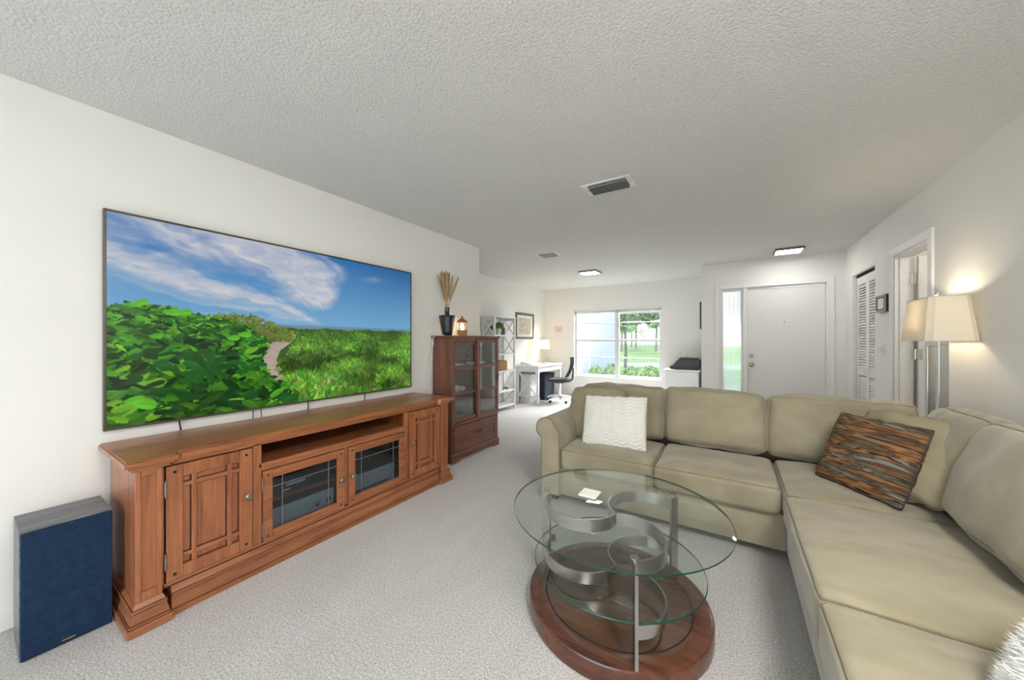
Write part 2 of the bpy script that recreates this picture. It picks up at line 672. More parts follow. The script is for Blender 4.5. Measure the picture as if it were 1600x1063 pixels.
# baseboards
bm = bx(bmesh.new(), (XL, YB, 0), (XL + .012, 3.497, .075), .004)
struct('baseboard_left', bm, 'white_paint', 'low white baseboard under the television wall', 'baseboard')
bm = bx(bmesh.new(), (XF, 3.497, 0), (XF + .012, YW, .075), .004)
struct('baseboard_office', bm, 'white_paint', 'low white baseboard behind the desk', 'baseboard')
bm = bx(bmesh.new(), (XF + .012, YW - .012, 0), (-.392, YW, .075), .004)
struct('baseboard_window', bm, 'white_paint', 'low white baseboard under the front window', 'baseboard')
bm = bx(bmesh.new(), (XR - .012, YB, 0), (XR, OY0 - .07, .075), .004)
bx(bm, (XR - .012, OY1 + .07, 0), (XR, CY0 - .01, .075), .004)
struct('baseboard_right', bm, 'white_paint', 'low white baseboard behind the sectional', 'baseboard')

# ---- front window
win = thing('window_1', 'white two-pane front window looking out on the lawn', 'window', ((WX0 + WX1) / 2, YW, WZ0), kind='structure')
yf = YW + .07
for nm, lo, hi in (('window_frame', (WX0, yf, WZ0), (WX0 + .045, yf + .05, WZ1)), ('window_frame', (WX1 - .045, yf, WZ0), (WX1, yf + .05, WZ1)),
                   ('window_frame', (WX0 + .045, yf, WZ0), (WX1 - .045, yf + .05, WZ0 + .045)), ('window_frame', (WX0 + .045, yf, WZ1 - .05), (WX1 - .045, yf + .05, WZ1)),
                   ('mullion', (-2.10, yf - .01, WZ0 + .045), (-2.01, yf + .05, WZ1 - .05))):
    obj(nm, box(lo, hi, .006), 'alu_frame', win)
for xa, xb in ((WX0 + .045, -2.10), (-2.01, WX1 - .045)):
    obj('meeting_rail', box((xa, yf + .004, 1.243), (xb, yf + .044, 1.289), .004), 'alu_frame', win)
    for z in (.893, 1.645):
        obj('muntin', box((xa, yf + .014, z - .011), (xb, yf + .034, z + .011), .003), 'alu_frame', win)
    for za, zb in ((WZ0 + .045, .882), (.904, 1.243), (1.289, 1.634), (1.656, WZ1 - .05)):
        obj('pane', box((xa, yf + .021, za), (xb, yf + .025, zb)), 'win_glass', win)
obj('sill', box((WX0 - .0, YW - .02, WZ0 - .02), (WX1 + .0, yf, WZ0 + .004), .005), 'white_paint', win)
for xx in (-2.4, -1.55):
    obj('sash_latch', box((xx, yf - .012, 1.289), (xx + .05, yf + .004, 1.303), .003), 'alu_frame', win)

bl = thing('window_blind', 'white blind pulled up to the head of the front window', 'blind', (-2.085, YW + .02, WZ1))
obj('headrail', box((WX0 + .01, YW + .002, WZ1 - .045), (WX1 - .01, YW + .058, WZ1 - .001), .004), 'white_lacquer', bl)
for k in range(7):
    z = WZ1 - .053 - k * .0082
    obj('slat', box((WX0 + .018, YW + .006, z - .0018), (WX1 - .018, YW + .056, z + .0018)), 'white_lacquer', bl)
obj('bottom_rail', box((WX0 + .018, YW + .008, WZ1 - .128), (WX1 - .018, YW + .054, WZ1 - .113), .004), 'white_lacquer', bl)

# ---- entry door, sidelight, casings
tr = struct('trim_1', bmesh.new(), 'white_paint', 'white casing around front door and sidelight', 'trim')
for lo, hi in (((DX0 - .055, YD - .018, 0), (DX0 + .005, YD, DZ1 + .06)), ((DX1 - .005, YD - .018, 0), (DX1 + .07, YD, DZ1 + .06)),
               ((DX0 + .005, YD - .018, DZ1 - .005), (DX1 - .005, YD, DZ1 + .06)), ((DX0 + .005, YD, 0), (DX0 + .02, YD + .12, DZ1)),
               ((DX1 - .012, YD, 0), (DX1, YD + .12, DZ1)), ((DX0 + .02, YD, DZ1 - .016), (DX1 - .012, YD + .12, DZ1)),
               ((.150, YD - .005, 0), (.203, YD + .12, DZ1 - .016))):
    obj('casing', box(lo, hi, .004), 'white_paint', tr)
d1 = thing('door_1', 'plain white front door with brass deadbolt and knob', 'door', (.645, YD + .05, 0), kind='structure')
obj('door_slab', box((.206, YD + .035, .012), (1.076, YD + .08, DZ1 - .03), .003), 'door_paint', d1)
obj('threshold', box((.206, YD + .005, 0), (1.076, YD + .115, .012), .003), 'bronze', d1)
for nm, z, r0 in (('knob', .914, .031), ('deadbolt', 1.045, .024)):
    k = lathe(bmesh.new(), [(0, .0), (r0, .0), (r0 * 1.02, .006), (r0 * .9, .010), (r0 * .35, .012), (r0 * .35, .03), (r0 * .8, .036), (r0 * .9, .046), (r0 * .6, .056), (0, .058)] if nm == 'knob' else
              [(0, 0), (r0, 0), (r0, .008), (r0 * .85, .014), (0, .016)], seg=24)
    bmesh.ops.rotate(k, verts=k.verts, cent=(0, 0, 0), matrix=Matrix.Rotation(R(90), 3, 'X'))
    bmesh.ops.translate(k, verts=k.verts, vec=(.255, YD + .035, z))
    kb = obj(nm, k, 'aged_brass', d1, smooth=True)
    if nm == 'deadbolt':
        obj('thumb_turn', box((.251, YD + .008, z - .014), (.259, YD + .02, z + .014), .003), 'aged_brass', kb)
k = lathe(bmesh.new(), [(0, 0), (.009, 0), (.009, .004), (.004, .006), (0, .005)], seg=16)
bmesh.ops.rotate(k, verts=k.verts, cent=(0, 0, 0), matrix=Matrix.Rotation(R(90), 3, 'X'))
bmesh.ops.translate(k, verts=k.verts, vec=(.637, YD + .035, 1.532))
obj('peephole', k, 'aged_brass', d1)

w2 = thing('window_2', 'narrow reeded glass sidelight beside the front door', 'window', (0, YD + .06, 0), kind='structure')
x0, x1 = DX0 + .02, .150
for lo, hi in (((x0, YD + .03, .05), (x0 + .03, YD + .08, DZ1 - .016)), ((x1 - .025, YD + .03, .05), (x1, YD + .08, DZ1 - .016)),
               ((x0 + .03, YD + .03, DZ1 - .05), (x1 - .025, YD + .08, DZ1 - .016)), ((x0, YD + .03, 0), (x1, YD + .08, .14))):
    obj('window_frame', box(lo, hi, .004), 'white_paint', w2)
gx0, gx1 = x0 + .03, x1 - .025
bm = bmesh.new()
N = 132
ribs = 12
fr, bk = [], []
for i in range(N + 1):
    u = i / N
    x = gx0 + u * (gx1 - gx0)
    dy = .006 * abs(math.sin(PI * u * ribs))
    fr.append([bm.verts.new((x, YD + .055 - dy, z)) for z in (.14, DZ1 - .05)])
    bk.append([bm.verts.new((x, YD + .060, z)) for z in (.14, DZ1 - .05)])
for i in range(N):
    bm.faces.new((fr[i][0], fr[i + 1][0], fr[i + 1][1], fr[i][1]))
    bm.faces.new((bk[i][1], bk[i + 1][1], bk[i + 1][0], bk[i][0]))
    bm.faces.new((fr[i][1], fr[i + 1][1], bk[i + 1][1], bk[i][1]))
    bm.faces.new((bk[i][0], bk[i + 1][0], fr[i + 1][0], fr[i][0]))
for i in (0, N):
    bm.faces.new((fr[i][0], fr[i][1], bk[i][1], bk[i][0]))
bmesh.ops.recalc_face_normals(bm, faces=bm.faces)
obj('pane', bm, 'reeded', w2, smooth=True)

# ---- closet with louvered bifold leaves
d2 = thing('door_2', 'white louvered bifold closet door', 'door', (XR + .05, (CY0 + CY1) / 2, 0), kind='structure')
obj('casing', box((XR - .008, CY1 - .005, 0), (XR + .02, CY1 + .06, CZ1 + .04), .003), 'white_paint', d2)
obj('casing', box((XR - .008, CY0 + .0, CZ1 - .004), (XR + .02, CY1 - .005, CZ1 + .04), .003), 'white_paint', d2)
obj('track', box((XR + .03, CY0, CZ1 - .03), (XR + .075, CY1, CZ1), .0), 'gap_dark', d2)
lw = (CY1 - CY0 - .012) / 2
slat_src = None
for n in range(2):
    ya = CY0 + .004 + n * (lw + .004)
    yb = ya + lw
    lf = bmesh.new()
    xa, xb = XR + .034, XR + .064
    for lo, hi in (((xa, ya, .02), (xb, ya + .05, CZ1 - .035)), ((xa, yb - .05, .02), (xb, yb, CZ1 - .035)), ((xa, ya + .05, CZ1 - .125), (xb, yb - .05, CZ1 - .035)),
                   ((xa, ya + .05, .02), (xb, yb - .05, .16)), ((xa, ya + .05, .86), (xb, yb - .05, .96))):
        bx(lf, lo, hi, .002)
    leaf = obj('leaf', lf, 'white_paint', d2)
    zs = [.175 + i * .031 for i in range(22)] + [.975 + i * .031 for i in range(31)]
    for z in zs:
        loc = Vector((XR + .049, (ya + yb) / 2, z)) - d2.location
        if slat_src is None:
            s = box((-.0235, -(lw - .1) / 2, -.0035), (.0235, (lw - .1) / 2, .0035), .002, 1)
            bmesh.ops.rotate(s, verts=s.verts, cent=(0, 0, 0), matrix=Matrix.Rotation(R(-50), 3, 'Y'))
            slat_src = obj('slat', s, 'white_paint', leaf, w=False)
            slat_src.location = loc
        else:
            piece(slat_src, leaf, loc)
    k = lathe(bmesh.new(), [(0, 0), (.008, 0), (.008, .012), (.016, .018), (.014, .026), (0, .028)], seg=16)
    bmesh.ops.rotate(k, verts=k.verts, cent=(0, 0, 0), matrix=Matrix.Rotation(R(-90), 3, 'Y'))
    bmesh.ops.translate(k, verts=k.verts, vec=(xa, yb - .03 if n == 0 else ya + .03, .91))
    obj('knob', k, 'white_lacquer', leaf)

# ---- open interior door
t3 = struct('trim_2', bmesh.new(), 'white_paint', 'white casing and jambs of the open doorway', 'trim')
for nm, lo, hi in (('casing', (XR - .016, OY0 - .065, 0), (XR, OY0 + .002, OZ1 + .065)), ('casing', (XR - .016, OY1 - .002, 0), (XR, OY1 + .065, OZ1 + .065)),
                   ('casing', (XR - .016, OY0 + .002, OZ1 - .002), (XR, OY1 - .002, OZ1 + .065)), ('jamb', (XR, OY0, 0), (XR + .12, OY0 + .018, OZ1)),
                   ('jamb', (XR, OY1 - .018, 0), (XR + .12, OY1, OZ1)), ('jamb', (XR, OY0 + .018, OZ1 - .018), (XR + .12, OY1 - .018, OZ1)),
                   ('door_stop', (XR + .03, OY1 - .028, 0), (XR + .07, OY1 - .018, OZ1 - .018)), ('door_stop', (XR + .03, OY0 + .018, 0), (XR + .07, OY0 + .028, OZ1 - .018))):
    obj(nm, box(lo, hi, .003), 'white_paint', t3)
d3 = thing('door_3', 'white interior door standing open into the next room', 'door', (XR + .13, OY1 - .03, 0), kind='structure')
obj('door_slab', box((XR + .135, OY1 - .062, .012), (XR + .80, OY1 - .027, OZ1 - .025), .003), 'door_paint', d3)
for z in (1.82, 1.15, .25):
    h = bx(bmesh.new(), (XR + .10, OY1 - .022, z - .045), (XR + .122, OY1 - .0165, z + .045), .001)
    tube(h, [(XR + .128, OY1 - .026, z - .047), (XR + .128, OY1 - .026, z + .047)], .0065, 10)
    bx(h, (XR + .132, OY1 - .066, z - .045), (XR + .160, OY1 - .061, z + .045), .001)
    obj('hinge', h, 'hinge_nickel', d3)
k = lathe(bmesh.new(), [(0, 0), (.03, 0), (.03, .006), (.011, .01), (.011, .03), (.026, .04), (.026, .055), (0, .065)], seg=20)
bmesh.ops.rotate(k, verts=k.verts, cent=(0, 0, 0), matrix=Matrix.Rotation(R(90), 3, 'X'))
bmesh.ops.translate(k, verts=k.verts, vec=(XR + .73, OY1 - .062, .93))
obj('knob', k, 'hinge_nickel', d3, smooth=True)

# ---- sliding glass doors behind the camera
w3 = thing('window_3', 'wide sliding glass doors behind the seating area', 'window', ((SX0 + SX1) / 2, YB - .07, 0), kind='structure')
n = 3
pw = (SX1 - SX0) / n
for i in range(n):
    a = SX0 + i * pw
    for lo, hi in (((a, YB - .09, .01), (a + .05, YB - .05, 2.09)), ((a + pw - .05, YB - .09, .01), (a + pw, YB - .05, 2.09)),
                   ((a + .05, YB - .09, .01), (a + pw - .05, YB - .05, .08)), ((a + .05, YB - .09, 2.03), (a + pw - .05, YB - .05, 2.09))):
        obj('window_frame', box(lo, hi, .004), 'alu_frame', w3)
    obj('pane', box((a + .05, YB - .072, .08), (a + pw - .05, YB - .068, 2.03)), 'win_glass', w3)

# ------------------------------------------------------------------ ceiling fixtures
def ceiling_light(x0, x1, y0, y1, label, lamp='led'):
    c = ((x0 + x1) / 2, (y0 + y1) / 2, HC)
    t = thing('ceiling_light', label, 'ceiling light', c, 'square LED ceiling lights')
    f = bmesh.new()
    w = .014
    for lo, hi in (((x0, y0, HC - .03), (x1, y0 + w, HC)), ((x0, y1 - w, HC - .03), (x1, y1, HC)), ((x0, y0 + w, HC - .03), (x0 + w, y1 - w, HC)), ((x1 - w, y0 + w, HC - .03), (x1, y1 - w, HC))):
        bx(f, lo, hi, .003)
    obj('frame', f, 'fixture_bronze', t)
    obj('diffuser', box((x0 + w, y0 + w, HC - .028), (x1 - w, y1 - w, HC - .006), .004), lamp, t)


ceiling_light(-2.19, -1.88, 5.56, 5.86, 'square LED ceiling light above the office end')
ceiling_light(.478, .772, 5.54, 5.84, 'square LED ceiling light before the front door')

ceiling_light(.50, 1.10, -.05, .55, 'added unseen LED fill panel over the near end of the sectional', 'led_fill')  # out-of-view panel, added to brighten the seats and carpet from above


def vent(x0, x1, y0, y1, label, dark='vent_dark'):
    t = thing('ceiling_vent', label, 'vent', ((x0 + x1) / 2, (y0 + y1) / 2, HC), 'ceiling air vents')
    f = bmesh.new()
    for lo, hi in (((x0, y0, HC - .008), (x1, y0 + .028, HC)), ((x0, y1 - .028, HC - .008), (x1, y1, HC)), ((x0, y0 + .028, HC - .008), (x0 + .042, y1 - .028, HC)), ((x1 - .042, y0 + .028, HC - .008), (x1, y1 - .028, HC))):
        bx(f, lo, hi, .002)
    obj('frame', f, 'vent_white', t)
    obj('backing', box((x0 + .04, y0 + .026, HC - .003), (x1 - .04, y1 - .026, HC - .0005)), 'vent_dark', t)
    k = 5
    for i in range(k):
        y = y0 + .04 + (y1 - y0 - .08) * i / (k - 1)
        s = box((x0 + .043, y - .0125, -.0012), (x1 - .043, y + .0125, .0012))
        bmesh.ops.rotate(s, verts=s.verts, cent=(0, y, 0), matrix=Matrix.Rotation(R(-42 if i else 35), 3, 'X'))
        bmesh.ops.translate(s, verts=s.verts, vec=(0, 0, HC - .0125))
        obj('louver', s, dark if i else 'plastic_grey_light', t)
    obj('screw', lathe(bmesh.new(), [(0, -.003), (.005, -.002), (.005, 0)], (x0 + .02, (y0 + y1) / 2, HC - .008), 10), 'pewter', t)
    obj('screw', lathe(bmesh.new(), [(0, -.003), (.005, -.002), (.005, 0)], (x1 - .02, (y0 + y1) / 2, HC - .008), 10), 'pewter', t)


vent(-.963, -.598, 2.495, 2.697, 'white ceiling air vent with open dark louvers above coffee table area')
vent(-2.26, -1.955, 4.15, 4.366, 'smaller white ceiling air vent towards the office end', 'vent_tan')

# ------------------------------------------------------------------ right wall bits
t = thing('wall_display', 'small black framed display on the wall by the closet', 'thermostat', (XR, 4.76, 1.62))
obj('case', box((XR - .028, 4.64, 1.545), (XR, 4.90, 1.71), .004), 'black_plastic', t)
fm = bmesh.new()
for lo, hi in (((XR - .034, 4.64, 1.545), (XR - .028, 4.90, 1.563)), ((XR - .034, 4.64, 1.692), (XR - .028, 4.90, 1.71)), ((XR - .034, 4.64, 1.563), (XR - .028, 4.662, 1.692)), ((XR - .034, 4.878, 1.563), (XR - .028, 4.90, 1.692))):
    bx(fm, lo, hi, .001)
obj('bezel', fm, 'pewter', t)
obj('screen', box((XR - .031, 4.70, 1.578), (XR - .028, 4.845, 1.678)), 'paper', t)
t = thing('light_switch', 'white three-gang light switch plate below the black display', 'switch', (XR, 4.86, 1.18))
obj('plate', box((XR - .006, 4.775, 1.122), (XR, 4.96, 1.238), .003), 'white_lacquer', t)
for k in range(3):
    y = 4.81 + k * .058
    s = box((XR - .011, y - .016, 1.147), (XR - .006, y + .016, 1.213), .002)
    obj('rocker', s, 'white_paint', t)
t = thing('wall_picture', 'thin black frame hung on the wall above the printer', 'picture', (-.392, 6.6, 1.66))
fm = bmesh.new()
for lo, hi in (((-.420, 6.24, 1.45), (-.393, 6.27, 1.88)), ((-.420, 6.97, 1.45), (-.393, 7.0, 1.88)), ((-.420, 6.27, 1.45), (-.393, 6.97, 1.48)), ((-.420, 6.27, 1.85), (-.393, 6.97, 1.88))):
    bx(fm, lo, hi, .002)
obj('frame', fm, 'black_plastic', t)
obj('print', box((-.405, 6.27, 1.48), (-.394, 6.97, 1.85)), 'paper', t)

# ------------------------------------------------------------------ tv
TY0, TY1, TZ0, TZ1 = .376, 2.356, .8155, 1.938
tv = thing('television', 'huge flat television showing a green dune path under blue sky', 'television', (XL, (TY0 + TY1) / 2, TZ0))
obj('back_case', box((XL + .001, TY0 + .25, TZ0 + .15), (XL + .018, TY1 - .25, TZ1 - .15), .004), 'black_plastic', tv)
obj('case', box((XL + .018, TY0 + .002, TZ0 + .002), (XL + .034, TY1 - .002, TZ1 - .002), .003), 'black_plastic', tv)
fm = bmesh.new()
bw = .011
for lo, hi in (((XL + .016, TY0, TZ0), (XL + .042, TY1, TZ0 + bw)), ((XL + .016, TY0, TZ1 - bw), (XL + .042, TY1, TZ1)), ((XL + .016, TY0, TZ0 + bw), (XL + .042, TY0 + bw, TZ1 - bw)), ((XL + .016, TY1 - bw, TZ0 + bw), (XL + .042, TY1, TZ1 - bw))):
    bx(fm, lo, hi, .002)
obj('bezel', fm, 'tv_bezel', tv)


def paint_picture(W, Hh):
    rng = np.random.RandomState(7)
    U, V = np.meshgrid((np.arange(W) + .5) / W, (np.arange(Hh) + .5) / Hh)

    def fbm(x, y, oct=5, seed=0):
        r2 = np.random.RandomState(seed)
        out = np.zeros_like(x)
        amp, tot = 1.0, 0
        for k in range(oct):
            g = r2.rand(64, 64)
            xs, ys = x * 2 ** k, y * 2 ** k
            xi, yi = np.floor(xs).astype(int), np.floor(ys).astype(int)
            fx, fy = xs - xi, ys - yi
            fx, fy = fx * fx * (3 - 2 * fx), fy * fy * (3 - 2 * fy)
            q = lambda a, b: g[(yi + b) % 64, (xi + a) % 64]
            out += amp * ((q(0, 0) * (1 - fx) + q(1, 0) * fx) * (1 - fy) + (q(0, 1) * (1 - fx) + q(1, 1) * fx) * fy)
            tot += amp
            amp *= .55
        return out / tot

    S = lambda *c: np.array(srgb(*c))
    sst = lambda a, b, x: np.clip((x - a) / (b - a), 0, 1) ** 2 * (3 - 2 * np.clip((x - a) / (b - a), 0, 1))
    # sky
    t_ = np.clip(V / .5, 0, 1)[..., None]
    img = S(44, 112, 178) * (1 - t_) + S(112, 168, 208) * t_
    img = img * (1 - .25 * (sst(.5, 1, U) * (1 - t_[..., 0]))[..., None])
    # cirrus streaks: fan out from the lower centre, broken up by turbulence
    wx = fbm(U * 5, V * 6, 4, 31) - .5
    wy = fbm(U * 6 + 9, V * 5, 4, 37) - .5
    ang = np.arctan2(.52 - V, .62 - U) + .50 * wx
    rad = np.hypot(.52 - V, .62 - U)
    st = fbm(ang * 13 + 3, rad * 3.0 + wy, 5, 3) * .8 + fbm(U * 16 + 2 * wy, V * 30, 5, 9) * .45
    band = np.zeros_like(U)
    band += 1.1 * np.exp(-((ang - .50) / .13) ** 2) * sst(.03, .2, rad)
    band += .60 * np.exp(-((ang - .28) / .06) ** 2) * sst(.1, .3, rad)
    band += 1.35 * np.exp(-((ang - 1.12) / .30) ** 2) * sst(.10, .26, rad)
    band += .70 * np.exp(-((ang - .78) / .10) ** 2) * sst(.45, .62, rad)
    band += .8 * np.exp(-((V - .31) / .06) ** 2) * np.exp(-((U - .50) / .09) ** 2)
    band += .9 * np.exp(-((V - .10) / .10) ** 2) * np.exp(-((U - .52) / .13) ** 2)
    band += .40 * np.exp(-((V - .46) / .04) ** 2) * (1 - sst(.5, .66, U))
    c = np.clip(band * (-.05 + 1.75 * st) - .26, 0, 1)
    c = np.clip(c * 1.05, 0, 1) * (.72 + .45 * np.clip(2.2 * fbm(U * 24 + 3 * wy, V * 40 + 3 * wx, 4, 41) - .6, 0, 1)) * (1 - sst(.62, .74, U))
    c = np.maximum(c, .35 * np.clip(2.5 * st - .9, 0, 1) * np.exp(-(((V - .10 - .25 * (.84 - U)) / .02) ** 2)) * np.exp(-((U - .80) / .05) ** 2))
    img = img * (1 - c[..., None] * .88) + S(204, 204, 210) * c[..., None] * .88
    # sea strip
    sea = (V > .497) & (V < .53)
    img[sea] = S(104, 140, 158)
    hz = lambda u: .517 + .004 * np.sin(u * 40) + .003 * np.sin(u * 97)
    # sand path behind foliage
    ground = V > hz(U)
    img[ground] = S(58, 88, 34)
    px = np.interp(V, [.54, .58, .62, .66, .72, .78, .85, .92], [.44, .43, .405, .375, .362, .375, .42, .45])
    pwid = np.interp(V, [.54, .6, .7, .8, .92], [.022, .03, .032, .036, .01])
    pth = (np.abs(U - px) < pwid) & (V > .55) & (V < .93)
    tex = fbm(U * 60, V * 60, 4, 5)[..., None]
    sand = S(176, 158, 146) * (.75 + .5 * tex)
    img[pth] = sand[pth]

    def leaf(u, v, l, w, a, col, rib=.25):
        asp = W / Hh * (9 / 9)
        r = int(max(l, w) * W / 2) + 2
        cx, cy = int(u * W), int(v * Hh)
        x0, x1, y0, y1 = max(cx - r, 0), min(cx + r + 1, W), max(cy - r, 0), min(cy + r + 1, Hh)
        if x0 >= x1 or y0 >= y1:
            return
        X, Y = np.meshgrid(np.arange(x0, x1) + .5 - u * W, np.arange(y0, y1) + .5 - v * Hh)
        p = (X * math.cos(a) + Y * math.sin(a)) / (l * W / 2)
        q = (-X * math.sin(a) + Y * math.cos(a)) / (w * W / 2)
        wid = np.sqrt(np.clip(1 - p * p, 0, 1)) * (.75 + .25 * p)
        ins = np.abs(q) < wid
        sh = (1 + rib * q)[..., None] * (1 - .25 * np.exp(-(q / .12) ** 2))[..., None]
        sub = img[y0:y1, x0:x1]
        sub[ins] = (np.array(col) * sh)[ins]

    # right-hand field: many small leaves, larger towards the viewer
    n = 5200
    for k in range(n):
        v = .52 + (k / n) ** 1.0 * .50
        u = .38 + rng.rand() * .63
        e = np.interp(v, [.52, .58, .66, .75, .85, 1.0], [.46, .455, .44, .40, .43, .40])
        if u < e:
            continue
        dep = (v - .5) / .5
        sz = (.010 + .055 * dep ** 1.2) * (.6 + .8 * rng.rand())
        b = rng.rand()
        clump = fbm(np.array([[u * 9]]), np.array([[v * 14]]), 3, 21)[0, 0]
        br = np.clip(.35 + 2.2 * (clump - .33), .2, 1.3) * (.5 + .75 * b)
        col = (S(106, 162, 46) if rng.rand() < .6 else S(70, 146, 40)) * br
        if rng.rand() < .06 and v > .72:
            col = S(120, 96, 70) * br
        if rng.rand() < .1:
            col = S(150, 186, 84) * br
        leaf(u, v, sz, sz * .30, rng.rand() * PI, col)
    # bush at the middle distance
    for k in range(900):
        u = .22 + rng.rand() * .23
        topv = np.interp(u, [.2, .28, .33, .37, .41, .45], [.45, .437, .445, .47, .505, .535])
        v = topv + rng.rand() ** .8 * .13
        if v > .60 + .0 * u:
            continue
        br = .35 + .75 * rng.rand() * (1 - .7 * (v - topv) / .14)
        leaf(u, v, .012, .008, rng.rand() * PI, S(128, 148, 60) * br)
    # big-leaved hedge on the left
    n = 3600
    for k in range(n):
        f = k / n
        u = rng.rand() * .46
        topv = np.interp(u, [0, .04, .09, .14, .2, .27, .32, .37, .46], [.41, .40, .405, .42, .45, .475, .52, .60, .86])
        v = topv + .015 + f * (1.03 - topv) * (.2 + .8 * rng.rand())
        edge = np.interp(v, [.4, .55, .62, .70, .80, .9, 1.0], [.25, .33, .365, .335, .36, .41, .46])
        if u > edge:
            continue
        sz = (.018 + .060 * (v - .38)) * (.45 + 1.0 * rng.rand())
        dark = np.clip(1.15 - 1.2 * (v - topv), .28, 1.1)
        br = dark * (.12 + 1.0 * rng.rand() ** 1.4)
        col = S(84, 168, 38) if rng.rand() < .55 else S(28, 104, 34)
        if rng.rand() < .07:
            col = S(132, 198, 48)
            br = max(br, .7)
        leaf(u, v, sz, sz * .42, rng.rand() * 1.6 - .8 + (PI if rng.rand() < .5 else 0), col * br)
    for (u, v, s) in ((.06, .412, .036), (.125, .45, .042), (.15, .445, .034), (.30, .56, .04), (.27, .58, .035), (.20, .71, .03), (.065, .90, .06), (.05, .88, .04)):
        leaf(u, v, s, s * .62, rng.rand() * 1.2 - .6, S(96, 190, 40) * .95)
    for k in range(9):
        a = k * 2 * PI / 9
        leaf(.205 + .030 * math.cos(a), .745 + .042 * math.sin(a), .062, .026, a, S(34, 104, 34) * (.35 + .6 * rng.rand()))
    return np.clip(img, 0, 1)


NW, NH = 448, 252
img = paint_picture(NW, NH)
yy = TY0 + bw + (np.arange(NW) + .5) / NW * (TY1 - TY0 - 2 * bw)
zz = TZ1 - bw - (np.arange(NH) + .5) / NH * (TZ1 - TZ0 - 2 * bw)
yy[0], yy[-1] = TY0 + bw, TY1 - bw
zz[0], zz[-1] = TZ1 - bw, TZ0 + bw
GY, GZ = np.meshgrid(yy, zz)
vv = np.stack([np.full(GY.size, XL + .0362), GY.ravel(), GZ.ravel()], 1) - np.array(tv.location)
idx = np.arange(NW * NH).reshape(NH, NW)
fa = np.stack([idx[:-1, :-1].ravel(), idx[1:, :-1].ravel(), idx[1:, 1:].ravel(), idx[:-1, 1:].ravel()], 1)
me = bpy.data.meshes.new('screen')
me.from_pydata(vv.tolist(), [], fa.tolist())
ca = me.color_attributes.new('picture', 'FLOAT_COLOR', 'POINT')
ca.data.foreach_set('color', np.concatenate([img.reshape(-1, 3), np.ones((NW * NH, 1))], 1).astype(np.float32).ravel())
me.materials.append(M['picture'])
so = bpy.data.objects.new('screen', me)
COL.objects.link(so)
so.parent = tv

# cords hanging from the television behind the console
for i, (y, dy) in enumerate(((.665, .006), (1.03, 0), (1.075, .004), (1.385, .0), (1.86, .0))):
    obj('cord', tube(bmesh.new(), [(XL + .012, y, TZ0 + .03), (XL + .014, y + dy * .3, TZ0 - .02), (XL + .011, y + dy * 3, .70), (XL + .010, y + dy * 4, .60)], .004 if i not in (1, 2) else .0025, 6), 'cable_black', tv, smooth=True)


# ------------------------------------------------------------------ tv console
CY = 1.383
con = thing('tv_console', 'long honey brown wooden media console with glass and panelled doors', 'media console', (XL + .28, CY, 0))
xb = XL + .020
yl, yr = .372, 2.394
mir = lambda y: 2 * CY - y


def top_poly(o):
    xp, xc = -2.158 + o, -2.182 + o
    s = .150
    return [(xb, yl - o), (xp, yl - o), (xp, yl + s + o), (xc, yl + s + o + .014), (xc, yr - s - o - .014), (xp, yr - s - o), (xp, yr + o), (xb, yr + o)]


bm = bmesh.new()
prism(bm, top_poly(.002), .748, .755)
prism(bm, top_poly(.010), .728, .748)
obj('top', bm, 'oakY', con)
bm = bmesh.new()
prism(bm, top_poly(-.002), .716, .728)
prism(bm, top_poly(-.014), .702, .716)
tmo = obj('top_moulding', bm, 'oakY', con)
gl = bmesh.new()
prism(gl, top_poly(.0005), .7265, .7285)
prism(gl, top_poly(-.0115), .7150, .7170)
obj('glaze_shade_line', gl, 'glaze_shade', tmo)  # thin dark strips draw in shade at the moulding steps
XFc = -2.200      # face frame front
# sides and carcass
for ya, yb in ((.402, .422), (mir(.422), mir(.402))):
    obj('side_panel', box((xb, ya, .12), (XFc - .02, yb, .702), .002), 'oakZ', con)
car = bmesh.new()
bx(car, (xb, .422, .12), (xb + .010, mir(.422), .702))
bx(car, (xb + .010, .422, .12), (XFc - .02, mir(.422), .150))
bx(car, (xb + .010, .422, .692), (XFc - .02, mir(.422), .702))
obj('carcass', car, 'oakin', con)
for y in (.862, CY, mir(.862)):
    obj('divider', box((xb + .010, y - .010, .150), (XFc - .02, y + .010, .692 if abs(y - CY) > .1 else .566)), 'oakin', con)
obj('shelf', box((xb + .010, .872, .566), (XFc, mir(.872), .590), .003), 'oakY', con)
obj('inner_shelf', box((xb + .010, .872, .330), (XFc - .06, CY - .010, .346), .002), 'oakY', con)
# face frame
for lo, hi, m_ in (((XFc - .02, .484, .150), (XFc, .494, .702), 'oakZ'), ((XFc - .02, mir(.494), .150), (XFc, mir(.484), .702), 'oakZ'),
                   ((XFc - .02, .844, .150), (XFc, .885, .702), 'oakZ'), ((XFc - .02, mir(.885), .150), (XFc, mir(.844), .702), 'oakZ'),
                   ((XFc - .02, CY - .011, .165), (XFc, CY + .011, .548), 'oakZ'), ((XFc - .02, .494, .694), (XFc, mir(.494), .702), 'oakY'),
                   ((XFc - .02, .885, .548), (XFc, mir(.885), .566), 'oakY'), ((XFc - .02, .494, .135), (XFc, mir(.494), .150), 'oakY')):
    obj('face_frame', box(lo, hi, .0015), m_, con)
